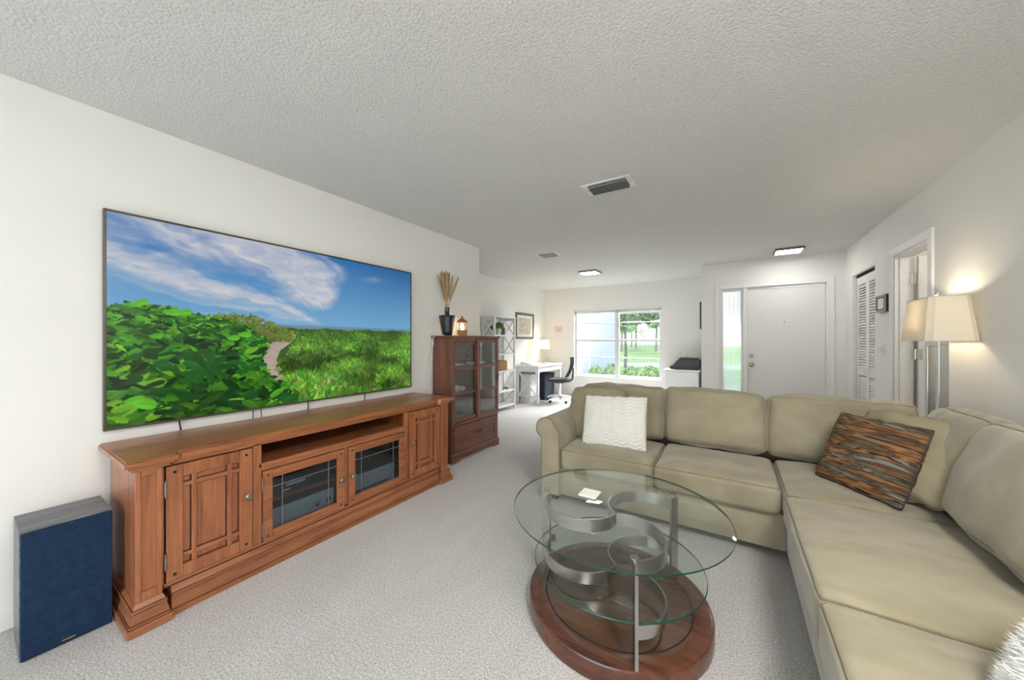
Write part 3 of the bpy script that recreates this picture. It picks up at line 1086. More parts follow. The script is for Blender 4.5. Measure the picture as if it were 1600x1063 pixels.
# base moulding
bm = bmesh.new()
ya, yb = .515, mir(.515)
bx(bm, (XFc - .12, ya, .0), (-2.178, yb, .030), .004)
frustum(bm, (XFc - .12, -2.180, ya, yb), .030, (XFc - .12, -2.186, ya, yb), .088)
bx(bm, (XFc - .12, ya, .088), (-2.178, yb, .104), .005)
frustum(bm, (XFc - .12, -2.182, ya, yb), .104, (XFc - .12, -2.196, ya, yb), .135)
bmo = obj('base_moulding', bm, 'oakY', con)
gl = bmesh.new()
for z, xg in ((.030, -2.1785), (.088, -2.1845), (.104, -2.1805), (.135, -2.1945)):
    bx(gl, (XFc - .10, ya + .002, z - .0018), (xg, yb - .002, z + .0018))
obj('glaze_shade_line', gl, 'glaze_shade', bmo)
# pilasters and stepped feet
for sgn in (1, -1):
    f = (lambda y: y) if sgn == 1 else mir
    pa, pb = sorted((f(.400), f(.486)))
    bm = bmesh.new()
    xp = -2.186
    bx(bm, (XFc - .05, pa, .125), (xp - .010, pb, .702))
    for lo, hi in (((xp - .010, pa, .125), (xp, pa + .018, .702)), ((xp - .010, pb - .018, .125), (xp, pb, .702)), ((xp - .010, pa + .018, .675), (xp, pb - .018, .702)), ((xp - .010, pa + .018, .125), (xp, pb - .018, .165))):
        bx(bm, lo, hi, .003)
    pil = obj('pilaster', bm, 'oakZ', con)
    bm = bmesh.new()
    xs0 = xb + .02
    a0, a1 = sorted((f(.368), f(.516)))
    bx(bm, (xs0, a0, 0), (-2.150, a1, .036), .006)
    o1 = .009
    bx(bm, (xs0, a0 + o1, .036), (-2.150 - o1, a1 - o1, .048), .003)
    frustum(bm, (xs0, -2.150 - o1 - .002, a0 + o1 + .002, a1 - o1 - .002), .048, (xs0, -2.150 - .020, a0 + .020, a1 - .020), .090)
    bx(bm, (xs0, a0 + .016, .090), (-2.150 - .016, a1 - .016, .104), .004)
    frustum(bm, (xs0, -2.150 - .022, a0 + .022, a1 - .022), .104, (xs0, -2.150 - .034, a0 + .031, a1 - .031), .126)
    obj('foot', bm, 'oakY', pil)
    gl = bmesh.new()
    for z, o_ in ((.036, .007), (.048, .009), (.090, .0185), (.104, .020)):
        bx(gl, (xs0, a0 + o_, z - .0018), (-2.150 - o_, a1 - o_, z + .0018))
    obj('glaze_shade_line', gl, 'glaze_shade', pil)


def knob(parent, y, z, x, mat='pewter', s=1.0):
    k = lathe(bmesh.new(), [(0, 0), (.008 * s, 0), (.006 * s, .010 * s), (.007 * s, .014 * s), (.016 * s, .020 * s), (.018 * s, .026 * s), (.013 * s, .032 * s), (0, .034 * s)], seg=20)
    bmesh.ops.rotate(k, verts=k.verts, cent=(0, 0, 0), matrix=Matrix.Rotation(R(90), 3, 'Y'))
    bmesh.ops.translate(k, verts=k.verts, vec=(x, y, z))
    return obj('knob', k, mat, parent, smooth=True)


def hinge(parent, y, z, x):
    h = tube(bmesh.new(), [(x + .004, y, z - .032), (x + .004, y, z + .032)], .0055, 10)
    for dz in (-.036, .036):
        tube(h, [(x + .004, y, z + dz - .004), (x + .004, y, z + dz + .004)], .004, 8)
    return obj('hinge', h, 'pewter', parent)


def panel_door(y0, y1, z0, z1, knob_y, hinge_y):
    x0_, x1_ = XFc - .014, XFc + .010
    sw = .058
    bm = bmesh.new()
    for lo, hi in (((x0_, y0, z0), (x1_, y0 + sw, z1)), ((x0_, y1 - sw, z0), (x1_, y1, z1)), ((x0_, y0 + sw, z1 - sw), (x1_ - .001, y1 - sw, z1)), ((x0_, y0 + sw, z0), (x1_ - .001, y1 - sw, z0 + sw))):
        bx(bm, lo, hi, .003)
    d = obj('door', bm, 'oakZ', con)
    obj('panel', box((x0_, y0 + sw - .004, z0 + sw - .004), (x1_ - .018, y1 - sw + .004, z1 - sw + .004)), 'oakZ', d)
    g = .042
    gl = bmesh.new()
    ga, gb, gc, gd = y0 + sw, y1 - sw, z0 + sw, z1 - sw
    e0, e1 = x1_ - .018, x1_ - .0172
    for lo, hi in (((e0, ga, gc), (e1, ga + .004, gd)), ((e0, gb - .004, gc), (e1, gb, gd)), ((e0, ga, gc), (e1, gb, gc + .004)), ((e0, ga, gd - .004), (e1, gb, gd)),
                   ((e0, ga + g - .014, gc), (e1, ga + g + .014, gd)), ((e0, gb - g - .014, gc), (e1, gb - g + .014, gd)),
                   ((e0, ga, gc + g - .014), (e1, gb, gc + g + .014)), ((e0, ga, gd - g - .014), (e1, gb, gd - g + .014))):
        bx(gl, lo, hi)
    obj('glaze_shade_line', gl, 'glaze_shade', d)  # dark strips paint shade beside the lattice and panel edges
    for y in (y0 + sw + g, y1 - sw - g):
        obj('lattice_strip', box((x1_ - .018, y - .010, z0 + sw), (x1_ - .003, y + .010, z1 - sw), .004), 'oakZ', d)
    for z in (z0 + sw + g, z1 - sw - g):
        obj('lattice_strip', box((x1_ - .018, y0 + sw, z - .010), (x1_ - .0045, y1 - sw, z + .010), .004), 'oakY', d)
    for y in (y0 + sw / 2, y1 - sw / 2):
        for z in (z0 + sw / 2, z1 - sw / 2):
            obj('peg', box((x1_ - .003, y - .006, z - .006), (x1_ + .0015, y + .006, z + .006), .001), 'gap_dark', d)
    knob(d, knob_y, (z0 + z1) / 2 + .02, x1_)
    for z in (z0 + .10, z1 - .10):
        hinge(d, hinge_y, z, x1_ - .004)
    return d


panel_door(.499, .839, .155, .689, .816, .497)
panel_door(mir(.839), mir(.499), .155, .689, mir(.816), mir(.497))


def glass_door(y0, y1, z0, z1, knob_y, hinge_y):
    x0_, x1_ = XFc - .014, XFc + .010
    sw = .047
    bm = bmesh.new()
    for lo, hi in (((x0_, y0, z0), (x1_, y0 + sw, z1)), ((x0_, y1 - sw, z0), (x1_, y1, z1)), ((x0_, y0 + sw, z1 - sw), (x1_ - .001, y1 - sw, z1)), ((x0_, y0 + sw, z0), (x1_ - .001, y1 - sw, z0 + sw))):
        bx(bm, lo, hi, .003)
    d = obj('glass_door', bm, 'oakY', con)
    obj('pane', box((x0_ + .006, y0 + sw - .003, z0 + sw - .003), (x0_ + .009, y1 - sw + .003, z1 - sw + .003)), 'cab_glass', d)
    xg0, xg1 = x0_ + .009, x0_ + .0115
    for y in (y0 + sw + .055, y1 - sw - .055):
        obj('lead_came', box((xg0, y - .0022, z0 + sw), (xg1, y + .0022, z1 - sw)), 'lead', d)
    for z in (z1 - sw - .055,):
        obj('lead_came', box((xg0, y0 + sw, z - .0022), (xg1 + .0004, y1 - sw, z + .0022)), 'lead', d)
    for y in (y0 + sw / 2, y1 - sw / 2):
        for z in (z0 + sw / 2, z1 - sw / 2):
            obj('peg', box((x1_ - .003, y - .005, z - .005), (x1_ + .0015, y + .005, z + .005), .001), 'gap_dark', d)
    knob(d, knob_y, (z0 + z1) / 2, x1_)
    for z in (z0 + .07, z1 - .07):
        hinge(d, hinge_y, z, x1_ - .004)


glass_door(.890, CY - .016, .155, .543, CY - .040, .887)
glass_door(CY + .016, mir(.890), .155, .543, CY + .040, mir(.887))

# audio gear behind the glass
t = thing('av_receiver', 'grey audio receiver on the floor of the console', 'receiver', (-2.42, 1.12, .150))
obj('body', box((-2.60, .905, .158), (-2.272, 1.335, .285), .004), 'dark_grey_plastic', t)
obj('front_panel', box((-2.272, .905, .158), (-2.262, 1.335, .285), .003), 'plastic_grey_light', t)
for y in (1.22, 1.29):
    k = lathe(bmesh.new(), [(0, 0), (.019, 0), (.017, .016), (0, .016)], seg=20)
    bmesh.ops.rotate(k, verts=k.verts, cent=(0, 0, 0), matrix=Matrix.Rotation(R(90), 3, 'Y'))
    bmesh.ops.translate(k, verts=k.verts, vec=(-2.262, y, .225))
    obj('dial', k, 'chrome', t)
for y in (.93, 1.31):
    obj('foot', box((-2.30, y - .02, .150), (-2.27, y + .02, .158)), 'black_plastic', t)
t = thing('disc_player', 'slim black disc player on the inner console shelf', 'player', (-2.42, 1.12, .346))
obj('body', box((-2.60, .915, .352), (-2.29, 1.33, .412), .004), 'black_plastic', t)
obj('front_panel', box((-2.29, .915, .352), (-2.284, 1.33, .412), .002), 'dark_grey_plastic', t)
obj('display', box((-2.2845, 1.05, .385), (-2.283, 1.16, .402)), 'plastic_grey_light', t)
obj('display', box((-2.2845, 1.03, .362), (-2.2825, 1.07, .370)), 'tile_white', t)
obj('foot', box((-2.32, .94, .346), (-2.30, 1.30, .352)), 'black_plastic', t)
t = thing('set_top_box', 'small black box on top of the disc player', 'set-top box', (-2.42, 1.12, .412))
obj('body', box((-2.56, 1.0, .414), (-2.32, 1.22, .446), .004), 'black_plastic', t)
obj('front_panel', box((-2.32, 1.0, .414), (-2.317, 1.22, .446), .001), 'dark_grey_plastic', t)
obj('foot', box((-2.34, 1.01, .412), (-2.33, 1.21, .414)), 'black_plastic', t)
t = thing('amplifier', 'wide silver amplifier behind the right glass door', 'amplifier', (-2.42, 1.63, .150))
obj('body', box((-2.60, 1.43, .158), (-2.285, 1.84, .30), .004), 'dark_grey_plastic', t)
obj('front_panel', box((-2.285, 1.43, .158), (-2.276, 1.84, .30), .003), 'plastic_grey_light', t)
obj('button_row', box((-2.276, 1.5, .18), (-2.272, 1.78, .19), .001), 'black_plastic', t)
obj('foot', box((-2.32, 1.46, .150), (-2.30, 1.81, .158)), 'black_plastic', t)

# ------------------------------------------------------------------ floor speaker
sp = thing('loudspeaker', 'boxy floor loudspeaker with navy cloth grille beside the media console', 'speaker', (-2.50, .24, 0))
obj('cabinet', box((-2.625, .118, 0), (-2.374, .362, .512), .002), 'ash', sp)
gr = obj('grille', box((-2.374, .121, .003), (-2.358, .361, .506), .004), 'speaker_cloth', sp)
obj('badge', box((-2.358, .222, .017), (-2.3565, .256, .023), .0008), 'aged_brass', sp)
obj('badge_plate', box((-2.358, .219, .015), (-2.3572, .259, .025)), 'black_plastic', sp)

# ------------------------------------------------------------------ hutch
HX0, HX1, HY0, HY1, HZ = XL + .018, -2.415, 2.668, 3.50, 1.322
hu = thing('display_cabinet', 'dark cherry display cabinet with two glass doors and bottom drawer', 'cabinet', ((HX0 + HX1) / 2, (HY0 + HY1) / 2, 0))
bm = bx(bmesh.new(), (HX0 - .010, HY0 - .018, HZ - .022), (HX1 + .022, HY1 + .018, HZ), .004)
bx(bm, (HX0 - .006, HY0 - .010, HZ - .034), (HX1 + .012, HY1 + .010, HZ - .022), .004)
obj('top', bm, 'cherryY', hu)
obj('side_panel', box((HX0, HY0, .0), (HX1, HY0 + .022, HZ - .034), .002), 'cherryZ', hu)
obj('side_panel', box((HX0, HY1 - .022, .0), (HX1, HY1, HZ - .034), .002), 'cherryZ', hu)
obj('back_panel', box((HX0, HY0 + .022, .08), (HX0 + .008, HY1 - .022, HZ - .034)), 'cherryZ', hu)
for z in (.395, .69, .985):
    obj('shelf', box((HX0 + .008, HY0 + .022, z - .010), (HX1 - .030, HY1 - .022, z + .010), .002), 'cherryY', hu)
for lo, hi in (((HX1 - .022, HY0 + .022, HZ - .060), (HX1, HY1 - .022, HZ - .034)), ((HX1 - .022, HY0 + .022, .372), (HX1, HY1 - .022, .404)), ((HX1 - .022, HY0 + .022, .085), (HX1, HY1 - .022, .108))):
    obj('rail', box(lo, hi, .002), 'cherryY', hu)
bm = bmesh.new()
bx(bm, (HX0, HY0 - .004, .0), (HX1 - .02, HY0, .085))
prof = [(HY0 - .006, 0), (HY0 + .10, 0), (HY0 + .125, .022), (HY0 + .15, .034), (HY1 - .15, .034), (HY1 - .125, .022), (HY1 - .10, 0), (HY1 + .008, 0), (HY1 + .008, .078), (HY0 - .006, .078)]
prism(bm, prof, HX1 - .012, HX1 + .012, lambda a, b, c: (c, a, b))
frustum(bm, (HX1 - .012, HX1 + .012, HY0 - .006, HY1 + .008), .078, (HX1 - .012, HX1 + .002, HY0, HY1), .090)
obj('plinth', bm, 'cherryY', hu)
ym = (HY0 + HY1) / 2 + .008
for n, (ya, yb, xo) in enumerate(((HY0 + .024, ym + .02, -.022), (ym - .012, HY1 - .014, .004))):
    xa, xb_ = HX1 + xo - .004, HX1 + xo + .016
    za, zb = .408, HZ - .062
    if n == 1:
        zb = HZ - .040
    bm = bmesh.new()
    sw = .040
    for lo, hi in (((xa, ya, za), (xb_, ya + sw, zb)), ((xa, yb - sw, za), (xb_, yb, zb)), ((xa, ya + sw, zb - sw), (xb_, yb - sw, zb)), ((xa, ya + sw, za), (xb_, yb - sw, za + sw))):
        bx(bm, lo, hi, .003)
    d = obj('glass_door', bm, 'cherryZ', hu)
    zs = [za + sw + (zb - za - 2 * sw) * k / 3 for k in (0, 1, 2, 3)]
    for z in zs[1:3]:
        obj('muntin', box((xa, ya + sw, z - .013), (xb_ - .002, yb - sw, z + .013), .003), 'cherryY', d)
    for k in range(3):
        a_ = zs[k] + (.013 if k else 0)
        b_ = zs[k + 1] - (.013 if k < 2 else 0)
        obj('pane', box((xa + .008, ya + sw, a_), (xa + .011, yb - sw, b_)), 'hutch_glass', d)
    if n == 1:
        obj('pull', box((xb_, yb - .026, .80), (xb_ + .014, yb - .016, .88), .003), 'bronze', d)
bm = bmesh.new()
xa = HX1 + .002
bx(bm, (HX1 - .02, HY0 + .03, .112), (xa, HY1 - .03, .368), .002)
for lo, hi in (((xa, HY0 + .03, .112), (xa + .010, HY0 + .075, .368)), ((xa, HY1 - .075, .112), (xa + .010, HY1 - .03, .368)), ((xa, HY0 + .075, .328), (xa + .010, HY1 - .075, .368)), ((xa, HY0 + .075, .112), (xa + .010, HY1 - .075, .152))):
    bx(bm, lo, hi, .003)
dr = obj('drawer', bm, 'cherryY', hu)
yc = (HY0 + HY1) / 2
obj('pull', tube(bmesh.new(), [(xa, yc - .06, .255), (xa + .024, yc - .06, .255), (xa + .026, yc, .252), (xa + .024, yc + .06, .255), (xa, yc + .06, .255)], .006, 8), 'bronze', dr)
# things on its shelves
single('platter', lathe(bmesh.new(), [(0, .008), (.06, .004), (.10, .012), (.115, .022), (.112, .014), (.065, 0), (0, 0)], (-2.56, 2.86, .995), 28), 'tile_white', 'white platter on the upper shelf of the display cabinet', 'platter', (-2.56, 2.86, .995), smooth=True)
rnd = random.Random(4)
for i, (y, s) in enumerate(((2.80, .060), (2.90, .045), (2.99, .035))):
    bm = bmesh.new()
    bmesh.ops.create_icosphere(bm, subdivisions=3, radius=1)
    for v in bm.verts:
        n_ = noise.noise(v.co * 2.2 + Vector((i * 7, 0, 0)))
        v.co = v.co * (1 + .5 * n_)
        v.co = Vector((v.co.x * s * .9, v.co.y * s, v.co.z * s * .8))
    lo_ = min(v.co.z for v in bm.verts)
    bmesh.ops.translate(bm, verts=bm.verts, vec=(-2.55, y, .700 - lo_))
    single('coral', bm, 'paper', ('large white coral lump on middle shelf of display cabinet', 'mid-sized white coral lump on middle shelf of display cabinet', 'small white coral lump on middle shelf of display cabinet')[i], 'coral', (-2.55, y, .700), 'white corals', True)
for i, y in enumerate((2.76, 2.84, 2.92, 3.0)):
    single('goblet', lathe(bmesh.new(), [(0, .004), (.028, .003), (.004, .008), (.004, .07), (.020, .085), (.030, .11), (.028, .15)], (-2.54 + .02 * (i % 2), y, .405), 20), 'goblet_glass', 'clear stemmed goblet on lowest shelf of display cabinet', 'goblet', (-2.54 + .02 * (i % 2), y, .405), 'clear goblets', True)
single('table_runner', bx(bmesh.new(), (-2.62, 3.14, .995), (-2.50, 3.36, 1.020), .008), 'paper', 'folded white cloth on the upper cabinet shelf', 'cloth', (-2.56, 3.25, .995), smooth=True)

# vase and dried stalks
vx, vy = -2.575, 2.775
vs = thing('vase', 'glossy black tapered vase with narrow neck on display cabinet', 'vase', (vx, vy, HZ))
obj('body', lathe(bmesh.new(), [(0, 0), (.048, 0), (.052, .006), (.058, .03), (.088, .195), (.092, .208), (.086, .216), (.030, .220)], (vx, vy, HZ), 12), 'vase_black', vs)
obj('neck', lathe(bmesh.new(), [(.030, .218), (.026, .225), (.0255, .29), (.028, .302), (.023, .302), (.021, .24), (0, .24)], (vx, vy, HZ), 24), 'vase_black', vs, smooth=True)
rnd = random.Random(11)
tips = [(-.10, .02, .66), (-.075, -.03, .69), (-.05, .03, .70), (-.035, -.02, .69), (-.015, .01, .695), (.005, .03, .69), (.02, -.02, .685), (.06, .0, .645), (.125, .01, .63), (-.06, 0, .67), (-.02, -.03, .66)]
for i, (dx, dy, h) in enumerate(tips):
    # offsets are along the wall direction (screen right) so the fan opens sideways
    tip = Vector((vx + dx * .846 + dy * .5, vy + dx * .533 - dy * .8, HZ + h))
    base = Vector((vx + rnd.uniform(-.008, .008), vy + rnd.uniform(-.008, .008), HZ + .246))
    pts, rr = [], []
    for k in range(25):
        u = k / 24
        p = base.lerp(tip, u) + Vector((0, 0, .03 * math.sin(PI * u)))
        p += (tip - base).cross(Vector((0, 0, 1))) * .06 * math.sin(2 * PI * u) * rnd.choice((1, 1))
        pts.append(p)
        rr.append(.0022 if u < .25 else .0022 + (.0125 * math.sin(PI * min(1, (u - .25) / .76)) ** .6) * (.75 + .25 * (k % 2)))
    rr[-1] = .0012
    single('dried_grass_stalk', tube(bmesh.new(), pts, rr, 7), 'dried_grass', 'tan dried grass plume standing in the black vase', 'dried grass', tuple(base), 'dried grass plumes', True)

# lantern
lx, ly = -2.535, 2.975
ln = thing('lantern', 'small glowing lantern with pitched brown roof on display cabinet', 'lantern', (lx, ly, HZ))
obj('base', lathe(bmesh.new(), [(0, 0), (.046, 0), (.052, .02), (.056, .062), (.050, .066), (0, .066)], (lx, ly, HZ), 24), 'lantern_wood', ln, smooth=True)
obj('glass', lathe(bmesh.new(), [(.050, .066), (.052, .10), (.051, .152)], (lx, ly, HZ), 24), 'win_glass', ln, smooth=True)
for k in range(4):
    a = PI / 4 + k * PI / 2
    obj('post', tube(bmesh.new(), [(lx + .054 * math.cos(a), ly + .054 * math.sin(a), HZ + .062), (lx + .054 * math.cos(a), ly + .054 * math.sin(a), HZ + .155)], .004, 6), 'copper', ln)
obj('roof', lathe(bmesh.new(), [(.062, .150), (.068, .155), (.040, .178), (.020, .190), (.014, .196), (0, .198)], (lx, ly, HZ), 24), 'copper', ln, smooth=True)
obj('finial', lathe(bmesh.new(), [(.006, .194), (.012, .204), (.008, .212), (.003, .222), (0, .226)], (lx, ly, HZ), 16), 'copper', ln, smooth=True)
obj('bulb', lathe(bmesh.new(), [(0, .066), (.014, .068), (.022, .10), (.012, .13), (0, .14)], (lx, ly, HZ), 16), 'bulb', ln, smooth=True)
light('lantern_glow', 'POINT', (lx, ly, HZ + .12), .8, (1, .62, .32), radius=.02)
pc = thing('power_cord', 'white power cord with inline switch draped over display cabinet', 'cord', (-2.655, 2.63, .80))
obj('cable', tube(bmesh.new(), [(-2.52, 2.86, HZ + .004), (-2.58, 2.70, HZ + .004), (-2.625, 2.655, HZ + .006), (-2.645, 2.642, HZ - .010), (-2.650, 2.636, 1.20), (-2.655, 2.628, 1.08), (-2.668, 2.600, .92), (-2.672, 2.59, .77)], .0035, 6), 'cable_white', pc, smooth=True)
obj('inline_switch', box((-2.657, 2.628, 1.215), (-2.640, 2.643, 1.265), .005), 'cable_white', pc)

# ------------------------------------------------------------------ bookshelf
BX1, BY0, BY1, BZ = -3.425, 4.865, 5.555, 1.695
bs = thing('bookshelf', 'white open bookshelf with X-braced sides beside the desk', 'bookshelf', ((XF + BX1) / 2, (BY0 + BY1) / 2, 0))
bxl = XF + .016
for x, y in ((bxl, BY0), (BX1 - .035, BY0), (bxl, BY1 - .035), (BX1 - .035, BY1 - .035)):
    obj('leg', box((x, y, 0), (x + .035, y + .035, BZ - .02), .003), 'white_lacquer', bs)
obj('top', box((bxl - .004, BY0 - .008, BZ - .02), (BX1 + .008, BY1 + .008, BZ), .003), 'white_lacquer', bs)
shz = (.10, .37, .73, 1.03, 1.37)
for z in shz:
    obj('shelf', box((bxl + .002, BY0 + .036, z - .030), (BX1 - .002, BY1 - .036, z), .003), 'white_lacquer', bs)
for y in (BY0 + .017, BY1 - .017):
    obj('side_rail', box((bxl + .035, y - .008, BZ - .06), (BX1 - .035, y + .008, BZ - .02)), 'white_lacquer', bs)
    for za, zb in ((1.37, 1.64), (1.03, 1.34), (.37, .70), (.10, .34)):
        for s in (0, 1):
            p, q = (bxl + .03, y, za), (BX1 - .03, y, zb)
            if s:
                p, q = (bxl + .03, y, zb), (BX1 - .03, y, za)
            obj('cross_brace', bar(bmesh.new(), p, q, .02, .010 - .002 * s, (0, 1, 0)), 'white_lacquer', bs)
for za, zb in ((1.37, 1.66), (1.03, 1.34), (.37, .70)):
    for s in (0, 1):
        p, q = (bxl + .010, BY0 + .03, za), (bxl + .010, BY1 - .03, zb)
        if s:
            p, q = (bxl + .010, BY0 + .03, zb), (bxl + .010, BY1 - .03, za)
        obj('cross_brace', bar(bmesh.new(), p, q, .025, .010 - .002 * s, (1, 0, 0)), 'white_lacquer', bs)
# back panels between shelves, set behind the braces
obj('back_rail', box((bxl, BY0 + .036, 1.05), (bxl + .006, BY1 - .036, 1.10)), 'white_lacquer', bs)


def leafy(c, rad, n, size, seed, flat=.6, dome=False):
    rg = random.Random(seed)
    bm = bmesh.new()
    for _ in range(n):
        while True:
            d = Vector((rg.uniform(-1, 1), rg.uniform(-1, 1), rg.uniform(-1, 1)))
            if .25 < d.length < 1 and not (dome and d.z < -.2):
                break
        d = d.normalized() * (d.length ** .5)
        p = Vector(c) + Vector((d.x * rad[0], d.y * rad[1], d.z * rad[2]))
        a = Vector((rg.uniform(-1, 1), rg.uniform(-1, 1), rg.uniform(-1, 1))).normalized()
        b = a.orthogonal().normalized()
        s = size * rg.uniform(.6, 1.3)
        w = s * flat * .5
        v = [bm.verts.new(p - a * s * .5), bm.verts.new(p + b * w), bm.verts.new(p + a * s * .5), bm.verts.new(p - b * w)]
        bm.faces.new(v)
    return bm


for i, (y, sc, lab) in enumerate(((5.09, 1.0, 'bushy green plant in white pot on the bookshelf'), (4.965, .75, 'smaller green plant in white pot at the bookshelf end'))):
    px_, pz_ = -3.50 - .03 * i, 1.37
    t = thing('potted_plant', lab, 'plant', (px_, y, pz_), 'bookshelf plants')
    obj('pot', lathe(bmesh.new(), [(0, 0), (.040 * sc, 0), (.055 * sc, .09 * sc), (.050 * sc, .09 * sc), (.046 * sc, .075 * sc), (0, .075 * sc)], (px_, y, pz_), 20), 'pot_white', t, smooth=True)
    f = obj('foliage', leafy((px_, y, pz_ + .135 * sc), (.085 * sc, .085 * sc, .075 * sc), 260, .045 * sc, 5 + i, dome=True), 'leaf_green', t)
    f['kind'] = 'stuff'
    for k in range(5):
        a = k * 2 * PI / 5
        obj('stem', tube(bmesh.new(), [(px_, y, pz_ + .07 * sc), (px_ + .03 * sc * math.cos(a), y + .03 * sc * math.sin(a), pz_ + .13 * sc)], .003, 5), 'leaf_green', t)
t = thing('photo_frame', 'small black photo frame next to the bookshelf plant', 'frame', (-3.50, 5.24, 1.37))
bm = bmesh.new()
for lo, hi in (((-3.515, 5.185, 1.37), (-3.497, 5.205, 1.50)), ((-3.515, 5.275, 1.37), (-3.497, 5.295, 1.50)), ((-3.515, 5.205, 1.37), (-3.497, 5.275, 1.39)), ((-3.515, 5.205, 1.48), (-3.497, 5.275, 1.50))):
    bx(bm, lo, hi, .002)
obj('frame', bm, 'black_plastic', t)
obj('photo', box((-3.512, 5.205, 1.39), (-3.503, 5.275, 1.48)), 'dark_grey_plastic', t)
bm = bmesh.new()
bk_ = [(-3.66, 5.02, .73), (-3.44, 5.30, .905)]
bx(bm, bk_[0], bk_[1], .02, 3)
bx(bm, (-3.645, 5.035, .84), (-3.455, 5.285, .9049), .002)
single('wicker_basket', bm, 'wicker', 'tan wicker box on the middle bookshelf board', 'basket', (-3.55, 5.16, .73), smooth=True)
for i, y in enumerate((4.99, 5.045, 5.10)):
    t = thing('binder', 'white ring binder standing upright on the low bookshelf board', 'binder', (-3.55, y, .37), 'white binders')
    obj('cover', bx(bx(bmesh.new(), (-3.66, y - .022, .37), (-3.44, y - .019, .66)), (-3.66, y + .019, .37), (-3.44, y + .022, .66)), 'paper', t)
    obj('spine', box((-3.44, y - .022, .37), (-3.437, y + .022, .66)), 'white_lacquer', t)
    obj('pages', box((-3.64, y - .018, .38), (-3.45, y + .018, .645)), 'paper', t)
bm = tube(bmesh.new(), [(-3.53 + .07 * math.cos(a * PI / 10), 5.33 + .07 * math.sin(a * PI / 10), .378 + .012 * math.sin(a * PI / 5)) for a in range(20)], .007, 6, True)
tube(bm, [(-3.53 + .05 * math.cos(a * PI / 8), 5.33 + .05 * math.sin(a * PI / 8), .395 + .01 * math.cos(a * PI / 4)) for a in range(16)], .007, 6, True)
single('coiled_cable', bm, 'cable_black', 'dark coiled cable on the low bookshelf board', 'cable', (-3.53, 5.33, .37), smooth=True)

# ------------------------------------------------------------------ wall art
t = thing('framed_print', 'taupe framed watercolour print above the desk', 'picture', (XF, 6.39, 1.30))
bm = bmesh.new()
a, b, z0, z1, w = 6.015, 6.77, 1.295, 1.842, .045
for lo, hi in (((XF, a, z0), (XF + .024, b, z0 + w)), ((XF, a, z1 - w), (XF + .024, b, z1)), ((XF, a, z0 + w), (XF + .024, a + w, z1 - w)), ((XF, b - w, z0 + w), (XF + .024, b, z1 - w))):
    bx(bm, lo, hi, .004)
obj('frame', bm, 'photo_frame_wood', t)
obj('mat_board', box((XF, a + w, z0 + w), (XF + .009, b - w, z1 - w)), 'paper', t)
obj('print', box((XF + .009, a + w + .07, z0 + w + .06), (XF + .011, b - w - .07, z1 - w - .06)), 'print', t)
t = thing('calendar', 'white wall calendar with pink picture beside the window', 'calendar', (-3.38, YW, 1.30))
obj('sheet', box((-3.495, YW - .004, 1.295), (-3.268, YW, 1.612)), 'paper', t)
obj('picture', box((-3.475, YW - .006, 1.46), (-3.288, YW - .004, 1.600)), 'pinkprint', t)
for k in range(5):
    obj('grid_line', box((-3.475, YW - .005, 1.32 + k * .028), (-3.288, YW - .004, 1.322 + k * .028)), 'plastic_grey_light', t)

# ------------------------------------------------------------------ desk and what belongs to it
KX0, KX1, KY0, KY1, KZ = XF + .02, -3.19, 6.02, 7.10, .765
dk = thing('desk', 'white writing desk with X-braced ends along the wall', 'desk', ((KX0 + KX1) / 2, (KY0 + KY1) / 2, 0))
obj('desktop', box((KX0 - .004, KY0 - .02, KZ - .028), (KX1 + .02, KY1 + .02, KZ), .004), 'white_lacquer', dk)
for x in (KX0, KX1 - .045):
    for y in (KY0, KY1 - .045):
        obj('leg', box((x, y, 0), (x + .045, y + .045, KZ - .028), .003), 'white_lacquer', dk)
obj('apron', box((KX1 - .030, KY0 + .046, KZ - .13), (KX1 - .008, KY1 - .046, KZ - .029), .002), 'white_lacquer', dk)
obj('apron', box((KX0 + .008, KY0 + .046, KZ - .13), (KX0 + .026, KY1 - .046, KZ - .029), .002), 'white_lacquer', dk)
for y in (KY0 + .012, KY1 - .034):
    obj('apron', box((KX0 + .046, y, KZ - .13), (KX1 - .046, y + .022, KZ - .029), .002), 'white_lacquer', dk)
    obj('stretcher', box((KX0 + .046, y, .13), (KX1 - .046, y + .022, .17), .002), 'white_lacquer', dk)
    for s in (0, 1):
        p, q = (KX0 + .05, y + .011, .17), (KX1 - .05, y + .011, KZ - .13)
        if s:
            p, q = (KX0 + .05, y + .011, KZ - .13), (KX1 - .05, y + .011, .17)
        obj('cross_brace', bar(bmesh.new(), p, q, .03, .016 - .003 * s, (0, 1, 0)), 'white_lacquer', dk)
obj('back_stretcher', box((KX0 + .008, KY0 + .046, .13), (KX0 + .026, KY1 - .046, .17), .002), 'white_lacquer', dk)
# beadboard cabinet and dark bin below it
t = thing('beadboard_cabinet', 'low white beadboard cabinet standing under the desk', 'cabinet', (-3.55, 6.30, 0))
obj('body', box((-3.66, 6.12, .03), (-3.42, 6.48, .55), .003), 'white_lacquer', t)
obj('base', box((-3.67, 6.105, 0), (-3.405, 6.495, .06), .004), 'white_lacquer', t)
obj('top', box((-3.67, 6.105, .55), (-3.405, 6.495, .57), .004), 'white_lacquer', t)
for k in range(6):
    x = -3.655 + k * .0395
    obj('bead_board', box((x, 6.112, .07), (x + .034, 6.12, .54), .003), 'white_lacquer', t)
for k in range(9):
    y = 6.125 + k * .0395
    obj('bead_board', box((-3.42, y, .07), (-3.412, y + .034, .54), .003), 'white_lacquer', t)
t = thing('storage_bin', 'dark navy fabric storage bin under the far end of desk', 'bin', (-3.45, 6.80, 0))
bm = bmesh.new()
frustum(bm, (-3.64, -3.33, 6.57, 7.0), 0, (-3.65, -3.325, 6.55, 7.02), .54)
